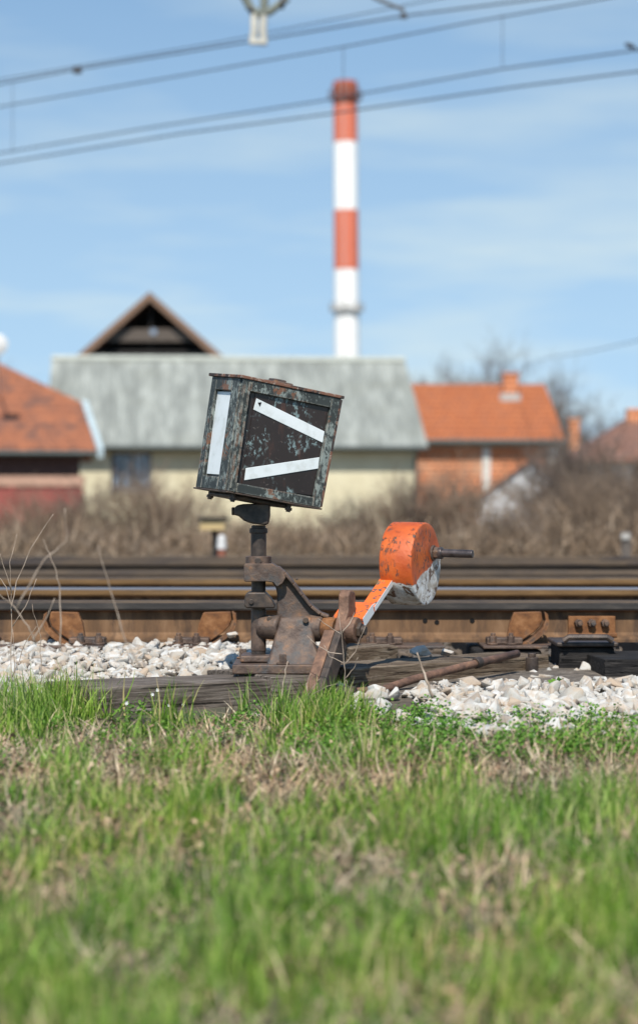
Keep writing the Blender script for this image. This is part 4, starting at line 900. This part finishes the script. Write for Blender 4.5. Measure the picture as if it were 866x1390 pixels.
mb = MB(); mb.box(wx0+fr, xm-.04, .12, .13, wz0+fr, wz1-fr); mb.box(xm+.04, wx1-fr, .12, .13, wz0+fr, wz1-fr); m, nt, b = newmat('window_pane'); b.inputs['Roughness'].default_value = .05; b.inputs['Transmission Weight'].default_value = 1; b.inputs['Specular IOR Level'].default_value = .1; b.inputs['Base Color'].default_value = (.8,.85,.9,1); h.part('pane', mb, m, win)
mb = MB()
for (a_, b_) in ((wx0+.05, wx0+.32), (xm-.22, xm-.02), (xm+.1, xm+.38), (wx1-.22, wx1-.05)): mb.box(a_, b_, .2, .23, wz0, wz1)
h.part('curtain', mb, CUR, win)
mb = MB(); mb.box(wx0, wx1, .30, .34, wz0-.1, wz1+.1); h.part('window_backing', mb, DK, win)
mb = MB(); mb.box(wx0-.05, wx1+.05, -.08, .1, wz0-.07, wz0-.002); h.part('sill', mb, CONC, win)
# -- barn with open gable behind
D_ = 84; c = P(204, 398, D_); ap = c.z; hw = 96/F*D_; bz = P(0, 482, D_).z
h = House('barn', (c.x, D_, 0), R(0), 'tall barn behind the grey roof with an open dark gable', 'barn'); k_ = (ap-bz)/hw; we = 3.2; ze = ap-k_*we
mb = MB(); mb.box(-2.9, -2.65, 0, 9, -.3, ap-k_*2.9-.2); mb.box(2.65, 2.9, 0, 9, -.3, ap-k_*2.9-.2); mb.box(-2.65, 2.65, 8.8, 9, -.3, ap-k_*2.65-.2); mb.box(-2.65, 2.65, 0, .2, -.3, bz-.25); mb.prism([(-2.9,8.8,ap-k_*2.9-.22), (2.9,8.8,ap-k_*2.9-.22), (0,8.8,ap-.12)], (0,.2,0)); h.part('wall', mb, DARKW); mb = MB(); mb.prism([(-2.95,2.5,bz-.3), (2.95,2.5,bz-.3), (2.95,2.5,ap-k_*2.95-.16), (0,2.5,ap-.16), (-2.95,2.5,ap-k_*2.95-.16)], (0,.1,0)); h.part('dark_gable_backing', mb, DK)  # near-black sheet added behind the open gable as its unlit interior
mb = MB(); slab(mb, (-we,-.3,ze), (0,-.3,ap), (0,9.3,ap), (-we,9.3,ze), .15); slab(mb, (0,-.3,ap), (we,-.3,ze), (we,9.3,ze), (0,9.3,ap), .15); h.part('roof', mb, TILE_D)
mb = MB()
for s_ in (-1, 1): mb.hexa([(s_*we,-.36,ze-.30),(0,-.36,ap-.28),(0,-.305,ap-.28),(s_*we,-.305,ze-.30),(s_*we,-.36,ze+.04),(0,-.36,ap+.04),(0,-.305,ap+.04),(s_*we,-.305,ze+.04)])
h.part('barge_board', mb, BWOOD)
z0_ = P(0, 463, D_).z; z1_ = P(0, 446, D_).z; mb = MB(); wd = (ap-z0_)/k_-.12; wd2 = (ap-z1_)/k_-.12
mb.prism([(-wd,0,z0_), (wd,0,z0_), (wd2,0,z1_), (-wd2,0,z1_)], (0,.08,0)); h.part('cross_board', mb, GWOOD)
mb = MB(); mb.box(-2.4, 2.4, .25, .4, bz+.05, bz+.2); mb.tube([(.0,.3,bz),(0,.3,ap-.3)], .07, 6); h.part('beam', mb, DK)
mb = MB(); mb.cyl((.12,-.05,(z0_+z1_)/2+.12),(.12,-.02,(z0_+z1_)/2+.12), .12, n=16); h.part('dish', mb, plain('pale_blue_disc', (.22,.27,.34)))
# -- left tiled house with half-hip
D_ = 60
def lp(px, py, d): return P(px, py, d)
h = House('tiled_house', (lp(60,700,D_).x, D_, 0), R(6.5), 'left house with old red tiled roof and white barge board', 'house'); ox = h.t.location.x
def L_(v): return Vector((v.x-ox, v.y-D_, v.z))
E1 = L_(P(131, 610, 60)); zr = P(0, 472, 64.6).z; ze = E1.z; sl_ = (zr-ze)/4.6
V1 = P(121, 545, 62.1); zv = V1.z; dV = 60+(zv-ze)/sl_; V1 = L_(P(121, 545, dV)); V1.y = (V1.z-ze)/sl_
R1 = Vector((L_(P(-20, 472, 64.6)).x, 4.6, zr)); XL = -9
mb = MB(); th = .12; dn = Vector((0,0,-th))
def polyslab(mb, pts):
    n_ = len(pts); pts = [Vector(p) for p in pts]; mb.add(pts+[p+dn for p in pts], [list(range(n_)), list(range(n_, 2*n_))[::-1]]+[(i_, (i_+1)%n_, n_+(i_+1)%n_, n_+i_) for i_ in range(n_)])
polyslab(mb, [(XL,0,ze), E1, V1, R1, (XL,4.6,zr)])
mir = lambda v: Vector((v[0], 9.2-v[1], v[2]))
polyslab(mb, [mir((XL,0,ze)), mir(E1), mir(V1), mir(R1), mir((XL,4.6,zr))][::-1]); polyslab(mb, [V1, mir(V1), R1])
h.part('roof', mb, TILE_L)
mb = MB(); a_ = E1+Vector((.02,-.05,-.22)); b_ = V1+Vector((.02,0,-.2)); mb.hexa([a_, a_+Vector((.16,0,0)), b_+Vector((.16,0,0)), b_, a_+Vector((0,0,.26)), a_+Vector((.16,0,.26)), b_+Vector((.16,0,.24)), b_+Vector((0,0,.24))]); h.part('barge_board', mb, WHT)
mb = MB(); mb.box(XL+.3, E1.x-.45, .5, 8.7, -.3, ze-.05); h.part('wall', mb, DARKW)
mb = MB(); mb.prism([(E1.x-.46,.5,ze-.05),(E1.x-.46,8.7,ze-.05),(E1.x-.46,5.8,zv-.3),(E1.x-.46,3.4,zv-.3)], (.2,0,0)); h.part('gable_wall', mb, DARKW)
mb = MB(); mb.tube([(XL,-.07,ze-.1),(E1.x,-.07,ze-.1)], .06, 8); h.part('gutter', mb, GUT)
t = h.t; dsh = P(-3, 468, 60); mb = MB()
for i_ in range(6):
    r0, r1 = .28*i_/6, .28*(i_+1)/6; n_ = 20
    mb.add([(dsh.x-ox+r*math.cos(a*6.283/n_), dsh.y-D_-.1+.6*r*r, dsh.z+r*math.sin(a*6.283/n_)) for r in (r0, r1) for a in range(n_)], [(a, (a+1)%n_, n_+(a+1)%n_, n_+a) for a in range(n_)])
mb.cyl((dsh.x-ox, dsh.y-D_, dsh.z-.28), (dsh.x-ox, 3.2, dsh.z-1.6), .03, n=8); dme = h.part('satellite_dish', mb, WB2); 
# -- red fence in front
D_ = 54; a_ = P(-140, 660, D_); b_ = P(112, 660, D_); t = thing('sheet_fence', ((a_.x+b_.x)/2, D_, 0), 'dark red sheet-metal fence with tan top rail at the left', 'fence'); mb = MB(); mb.box(a_.x, b_.x, D_, D_+.06, -.2, a_.z); mb.build('sheet', MAROON, t)
zt_ = P(0, 646, D_).z; mb = MB(); mb.box(a_.x-.02, b_.x+.04, D_-.05, D_+.12, a_.z+.002, zt_); mb.build('top_rail', TAN, t)
for i_ in range(4):
    x = a_.x+(b_.x-a_.x)*(i_+.5)/4; mb = MB(); mb.box(x-.05, x+.05, D_-.055, D_-.003, -.2, a_.z); mb.build('post', MAROON, t)
# -- brick house
D_ = 82; a_ = P(556, 600, D_); b_ = P(764, 600, D_); h = House('brick_house', (b_.x, D_, 0), R(1), 'orange raw brick house with bright orange tiled roof', 'house'); Lb_ = b_.x-a_.x+1.2; ez = P(0, 596, D_).z; rz = P(0, 521, D_+4).z
mb = MB(); mb.box(-Lb_, -.15, .35, 8, -.3, ez); mb.prism([(-.4,.35,ez),(-.4,8,ez),(-.4,4.2,rz-.25)], (.25,0,0)); h.part('wall', mb, BRICK)
mb = MB(); slab(mb, (-Lb_-.2,0,ez), (.08,0,ez), (-.18,4.1,rz), (-Lb_-.2,4.1,rz), .12); slab(mb, (-Lb_-.2,4.1,rz), (-.18,4.1,rz), (.08,8.3,ez), (-Lb_-.2,8.3,ez), .12); rf = h.part('roof', mb, TILE_R)
cx_ = P(695, 0, D_+3).x-b_.x; mb = MB(); mb.box(cx_-.28, cx_+.28, 2.9, 3.4, rz-1.0, rz+.28); mb.box(cx_-.33, cx_+.33, 2.85, 3.45, rz+.28, rz+.36); h.part('chimney', mb, BRICK, rf)
mb = MB(); mb.box(cx_-.42, cx_+.36, 2.80, 2.88, rz-1.05, rz-.42); h.part('flashing', mb, CONC, rf)
mb = MB(); mb.tube([(-Lb_,-.08,ez-.1),(.08,-.08,ez-.1)], .09, 8); h.part('gutter', mb, GUT)
mb = MB(); mb.box(-Lb_, -.15, .30, .348, ez-.28, ez-.02); h.part('ring_beam', mb, CONC)
x_ = P(661, 0, D_).x-b_.x; mb = MB(); mb.box(x_-.14, x_+.14, .28, .347, -.2, ez-.285); h.part('pillar', mb, PLAST)
mb = MB(); mb.box(-.55, -.13, .28, .347, -.2, ez-.285); h.part('pillar', mb, PLAST)
# -- lone chimney stack
p_ = P(780, 568, 79); mb = MB(); mb.box(p_.x-.17, p_.x+.17, 79, 79.34, 0, p_.z-.08); t = thing('brick_chimney', (p_.x, 79.2, 0), 'lone narrow brick chimney standing right of the brick house', 'chimney'); mb.build('shaft', BRICK, t)
mb = MB(); mb.box(p_.x-.22, p_.x+.22, 78.95, 79.39, p_.z-.079, p_.z); mb.build('cap', BRICK, t)
# -- white shed
D_ = 62; h = House('white_shed', (P(722, 700, D_).x, D_, 0), R(-10), 'small white gabled shed half hidden by bushes', 'shed'); ap = P(0, 622, D_).z; mb = MB()
mb.prism([(-1.5,0,-.3),(1.2,0,-.3),(1.2,0,ap-.95),(0,0,ap-.12),(-1.5,0,ap-1.2)], (0,4,0)); h.part('wall', mb, plain('whitewash', (.80,.81,.82)))
mb = MB(); slab(mb, (-1.75,-.12,ap-1.25), (0,-.12,ap), (0,4.2,ap), (-1.75,4.2,ap-1.25), .1); slab(mb, (0,-.25,ap), (1.4,-.25,ap-.95), (1.4,4.2,ap-.95), (0,4.2,ap), .1); h.part('roof', mb, TILE_D)
# -- right house
D_ = 57; x_l = P(806, 0, D_).x; h = House('hip_roofed_house', (x_l, D_, 0), 0, 'white walled house with faded brown hip roof at the right edge', 'house'); ez = P(0, 622, D_-.4).z; rz = P(0, 560, D_+3.6).z; xr = P(862, 0, D_+3.6).x-x_l
mb = MB(); mb.box(0, 8, 0, 7, -.3, ez-.02); h.part('wall', mb, plain('whitewashed_wall', (.60,.60,.58)))
mb = MB(); q = [(-.35,-.4,ez),(8.3,-.4,ez),(8.3,7.4,ez),(-.35,7.4,ez),(xr,3.5,rz),(8.3-xr,3.5,rz)]
mb.add([*q, *[(a, b, c-.1) for a, b, c in q[:4]]], [(0,1,5,4),(1,2,5),(2,3,4,5),(3,0,4),(0,6,7,1),(1,7,8,2),(2,8,9,3),(3,9,6,0),(9,8,7,6)]); rf = h.part('roof', mb, TILE_D)
cx_ = P(859, 0, D_+3).x-x_l; mb = MB(); mb.box(cx_-.2, cx_+.25, 2.6, 3.05, rz-.7, P(0, 555, D_+2.8).z); h.part('chimney', mb, BRICK, rf)
for wx in (1.0, 2.6):
    mb = MB(); mb.box(wx, wx+.7, -.02, .0, 1.0, 1.75); f_ = h.part('window', mb, BWOOD); mb = MB(); mb.box(wx+.07, wx+.63, -.026, -.021, 1.07, 1.68); h.part('pane', mb, GLS, f_)
# ------------------------------------------------------------------ smokestack
DS = 400.0; b0 = P(472.5, 700, DS); t = thing('smokestack', (b0.x, DS, 0), 'tall factory chimney with red and white bands behind the grey roof', 'smokestack')
RED = plain('faded_red_band', (.58,.155,.09), .8, 0, .3, .08); WB = plain('white_band', (.80,.79,.76), .8, 0, .3, .05)
def sx(py): return P(472.5-4*(700-py)/600, py, DS)
def srad(py): return (17.6-1.6*(700-py)/600)/F*DS
def band(y0, y1, mat, nm='band'):
    a_, b_ = sx(y1), sx(y0); mb = MB(); mb.cyl(a_, b_, srad(y1), srad(y0), n=40, caps=False); mb.build(nm, mat, t, smooth=True)
band(366, 706, WB); band(285, 366, RED); band(193, 285, WB); band(136, 193, RED); band(110, 136, plain('sooty_red_band', (.36,.085,.05), .9, 0, .6, .35))
mb = MB(); a_ = sx(110); mb.cyl(a_+Vector((0,0,-1.5)), a_+Vector((0,0,.05)), srad(110)*.8, n=32); mb.build('flue', DK, t)
STG = plain('dark_gallery_steel', (.16,.09,.075))
for py, m_ in ((133, STG), (421, CONC)):
    a_ = sx(py); r_ = srad(py); mb = MB(); n_ = 40
    mb.cyl(a_+Vector((0,0,-.12)), a_+Vector((0,0,.12)), r_+.8, n=n_)
    for hh in (.6, 1.2):
        mb.tube([a_+Vector((math.cos(i_*6.283/n_)*(r_+.75), math.sin(i_*6.283/n_)*(r_+.75), hh)) for i_ in range(n_+1)], .07, 5)
    for i_ in range(20): c_ = a_+Vector((math.cos(i_*.314)*(r_+.75), math.sin(i_*.314)*(r_+.75), 0)); mb.cyl(c_, c_+Vector((0,0,1.2)), .06, n=5)
    mb.build('gallery', m_, t)
mb = MB(); a_ = sx(110); r_ = srad(110); mb.cyl(a_+Vector((0,0,-1.6)), a_+Vector((0,0,-.9)), r_+.25, n=40); mb.build('rim', plain('brown_rim', (.30,.09,.05)), t)
mb = MB(); mb.cyl(sx(700)+Vector((-.5,-srad(700)-.3,0)), sx(112)+Vector((-.4,-srad(110)-.3,0)), .10, n=6); mb.build('ladder', STG if False else CONC, t)
# ------------------------------------------------------------------ overhead wires, all at real heights over the tracks
WIRE = plain('wire', (.045,.05,.06), .6)
def wire(pix, hgt, name, label, r_=.009, sag=None):
    pts = []
    for px, py in pix: D_ = (hgt-HC)*F/(HOR-py); pts.append(P(px, py, D_))
    d0 = pts[0]-pts[1]; d1 = pts[-1]-pts[-2]; pts = [pts[0]+d0.normalized()*25]+pts+[pts[-1]+d1.normalized()*6]
    mb = MB(); mb.tube(pts, r_, 6); o = mb.build(name, WIRE, None, origin=pts[len(pts)//2], smooth=True); return tag(o, label, 'wire', 'overhead wires')
def fit(pix):   # straight line sampled
    (x0_, y0_), (x1_, y1_) = pix; return [(x0_+(x1_-x0_)*i_/6, y0_+(y1_-y0_)*i_/6) for i_ in range(7)]
wire([(-60,120),(0,107),(300,56),(560,4),(640,-12)], 6.4, 'overhead_wire', 'thin faint wire, uppermost of the wires crossing the sky', .007)
wire([(-60,125),(0,113),(105,93),(330,57),(545,21),(710,0),(800,-12)], 6.6, 'overhead_wire', 'dark thick wire directly behind the hanging clamp, second from top', .012)
wire([(-60,156),(0,144),(250,101),(470,62),(640,29),(805,0),(880,-14)], 5.9, 'overhead_wire', 'third wire from the top, passing above the tip of the smokestack', .009)
wire([(-60,217),(0,207),(200,173),(430,137),(685,92),(866,67),(920,60)], 6.1, 'overhead_wire', 'wire crossing just below the tip of the smokestack, with the bird on it', .011)
wire([(-60,230),(0,221),(250,180),(460,152),(700,117),(866,96),(920,89)], 5.6, 'overhead_wire', 'lowest of the wires crossing the sky', .011)
mb = MB(); mb.tube([P(700,506,85), P(740,486,76), P(800,477,68), P(866,462,60), P(960,440,52), P(1150,400,44)], .012, 6); tag(mb.build('overhead_wire', WIRE, None, origin=P(740,486,76), smooth=True), 'faint far service wire above the right hand roofs', 'wire', 'overhead wires')
def vdrop(px, y0, y1, D_, lab):
    a_, b_ = P(px, y0, D_), P(px, y1, D_); mb = MB(); mb.cyl(a_, b_, .0045, n=5); tag(mb.build('dropper_wire', WIRE, None, origin=b_), lab, 'wire', 'dropper wires')
vdrop(682, 18, 90, 27.5, 'thin vertical dropper wire at the right of the sky'); vdrop(466, 62, 131, 26.2, 'thin vertical dropper wire above the smokestack'); vdrop(17, 112, 207, 34, 'thin vertical dropper wire at the left edge of the sky')
CR = plain('cream_insulator', (.50,.47,.40), .5); 
hgD = 26.0; t = thing('wire_clamp', P(352, 0, hgD), 'cream and dark clamp fitting hanging into the top edge of the sky', 'wire fitting')
mb = MB(); mb.tube([P(345,18,hgD),P(345,40,hgD),P(343,57,hgD)], .045, 8); mb.tube([P(358,14,hgD),P(357,40,hgD),P(358,60,hgD)], .045, 8); mb.box(P(339,0,hgD).x, P(362,0,hgD).x, hgD-.05, hgD+.05, P(0,59,hgD).z, P(0,53,hgD).z); mb.build('jaw', CR, t)
mb = MB(); mb.tube([P(330,-10,hgD),P(340,10,hgD),P(352,18,hgD),P(366,15,hgD),P(378,6,hgD),P(390,-4,hgD)], .05, 8); mb.tube([P(358,16,hgD),P(360,-20,hgD)], .05, 8); mb.build('yoke', plain('grey_green_iron', (.16,.17,.14)), t)
mb = MB(); mb.cyl(P(386,3,hgD), P(380,3,hgD), .07, n=16); mb.cyl(P(343,12,hgD), P(338,14,hgD), .06, n=12); mb.build('insulator', plain('black_ceramic', (.03,.03,.035), .3), t)
t = thing('registration_arm', P(548, 18, hgD), 'thin dark arm reaching down from the top edge to the wires', 'wire fitting')
mb = MB(); mb.tube([P(505,-6,hgD),P(517,0,hgD),P(547,12,hgD),P(548,20,hgD)], .022, 6); mb.build('arm', plain('grey_arm', (.12,.12,.12)), t); mb = MB(); mb.box(P(543,0,hgD).x, P(553,0,hgD).x, hgD-.03, hgD+.03, P(0,24,hgD).z, P(0,18,hgD).z); mb.build('clip', WIRE, t)
t = thing('wire_clip', P(105, 94, 28), 'small dark clip on the second wire at the left', 'wire fitting'); mb = MB(); a_ = P(105, 94, 28.0); mb.box(a_.x-.05, a_.x+.05, 27.95, 28.05, a_.z-.04, a_.z+.04); mb.build('clip_body', WIRE, t)
# bird
bp = P(857, 62, 27.0); t = thing('bird', bp, 'small dark bird perched on a wire at the top right edge', 'bird')
mb = MB(); ax = Vector((-.9, 0, .35)).normalized(); mb.tube([bp-ax*.085, bp-ax*.04, bp-ax*.015, bp+ax*.02, bp+ax*.045, bp+ax*.06, bp+ax*.075, bp+ax*.09], [.006,.012,.028,.034,.024,.022,.018,.003], 10)
mb.cyl(bp+Vector((0,0,-.06)), bp+Vector((0,0,-.02)), .003, n=5); mb.build('bird_body', plain('dark_feathers', (.03,.03,.035)), t, smooth=True)
# ------------------------------------------------------------------ small trackside signal and marker beyond the tracks
SD = 22.0; p_ = P(291, 722, SD); gz = zg(p_.x, SD); t = thing('ground_signal', (p_.x, SD, gz), 'small yellow signal box on a short post beyond the tracks, left of the lantern post', 'signal')
YB = plain('yellow_enamel', (.45,.33,.16), .5)
mb = MB(); mb.box(P(271,0,SD).x, P(305,0,SD).x, SD, SD+.15, P(0,720,SD).z, P(0,706,SD).z); mb.build('signal_box', YB, t, bevel=.008)
mb = MB(); mb.box(P(268,0,SD).x, P(311,0,SD).x, SD-.03, SD+.2, P(0,706,SD).z+.002, P(0,702,SD).z); mb.build('hood', DK, t)
mb = MB(); mb.cyl((p_.x, SD+.08, gz), (p_.x, SD+.08, P(0,720,SD).z-.001), .03, n=12); mb.build('post', DK, t)
mb = MB(); a_ = P(301, 745, SD-.2); b_ = P(301, 729, SD-.2); mb.cyl(a_, b_, .048, .038, n=16); mb.cyl(b_, b_+Vector((0,0,.02)), .038, .015, n=16); mb.build('white_cap', WB2, t, smooth=False)
mb = MB(); mb.cyl((a_.x, SD-.2, gz), a_-Vector((0,0,.001)), .04, n=16); mb.build('red_base', plain('red_paint', (.22,.08,.05)), t)
SD = 24; p_ = P(850, 735, SD); gz = zg(p_.x, SD); t = thing('marker_post', (p_.x, SD, gz), 'short pale marker post in the bushes at the right edge', 'post')
mb = MB(); mb.box(p_.x-.05, p_.x+.05, SD-.05, SD+.05, gz, P(0,722,SD).z); mb.build('post', plain('dirty_concrete', (.12,.10,.085)), t, bevel=.008); mb = MB(); mb.box(p_.x-.06, p_.x+.03, SD-.075, SD-.053, P(0,732,SD).z, P(0,724,SD).z); mb.build('plate', CONC, t)
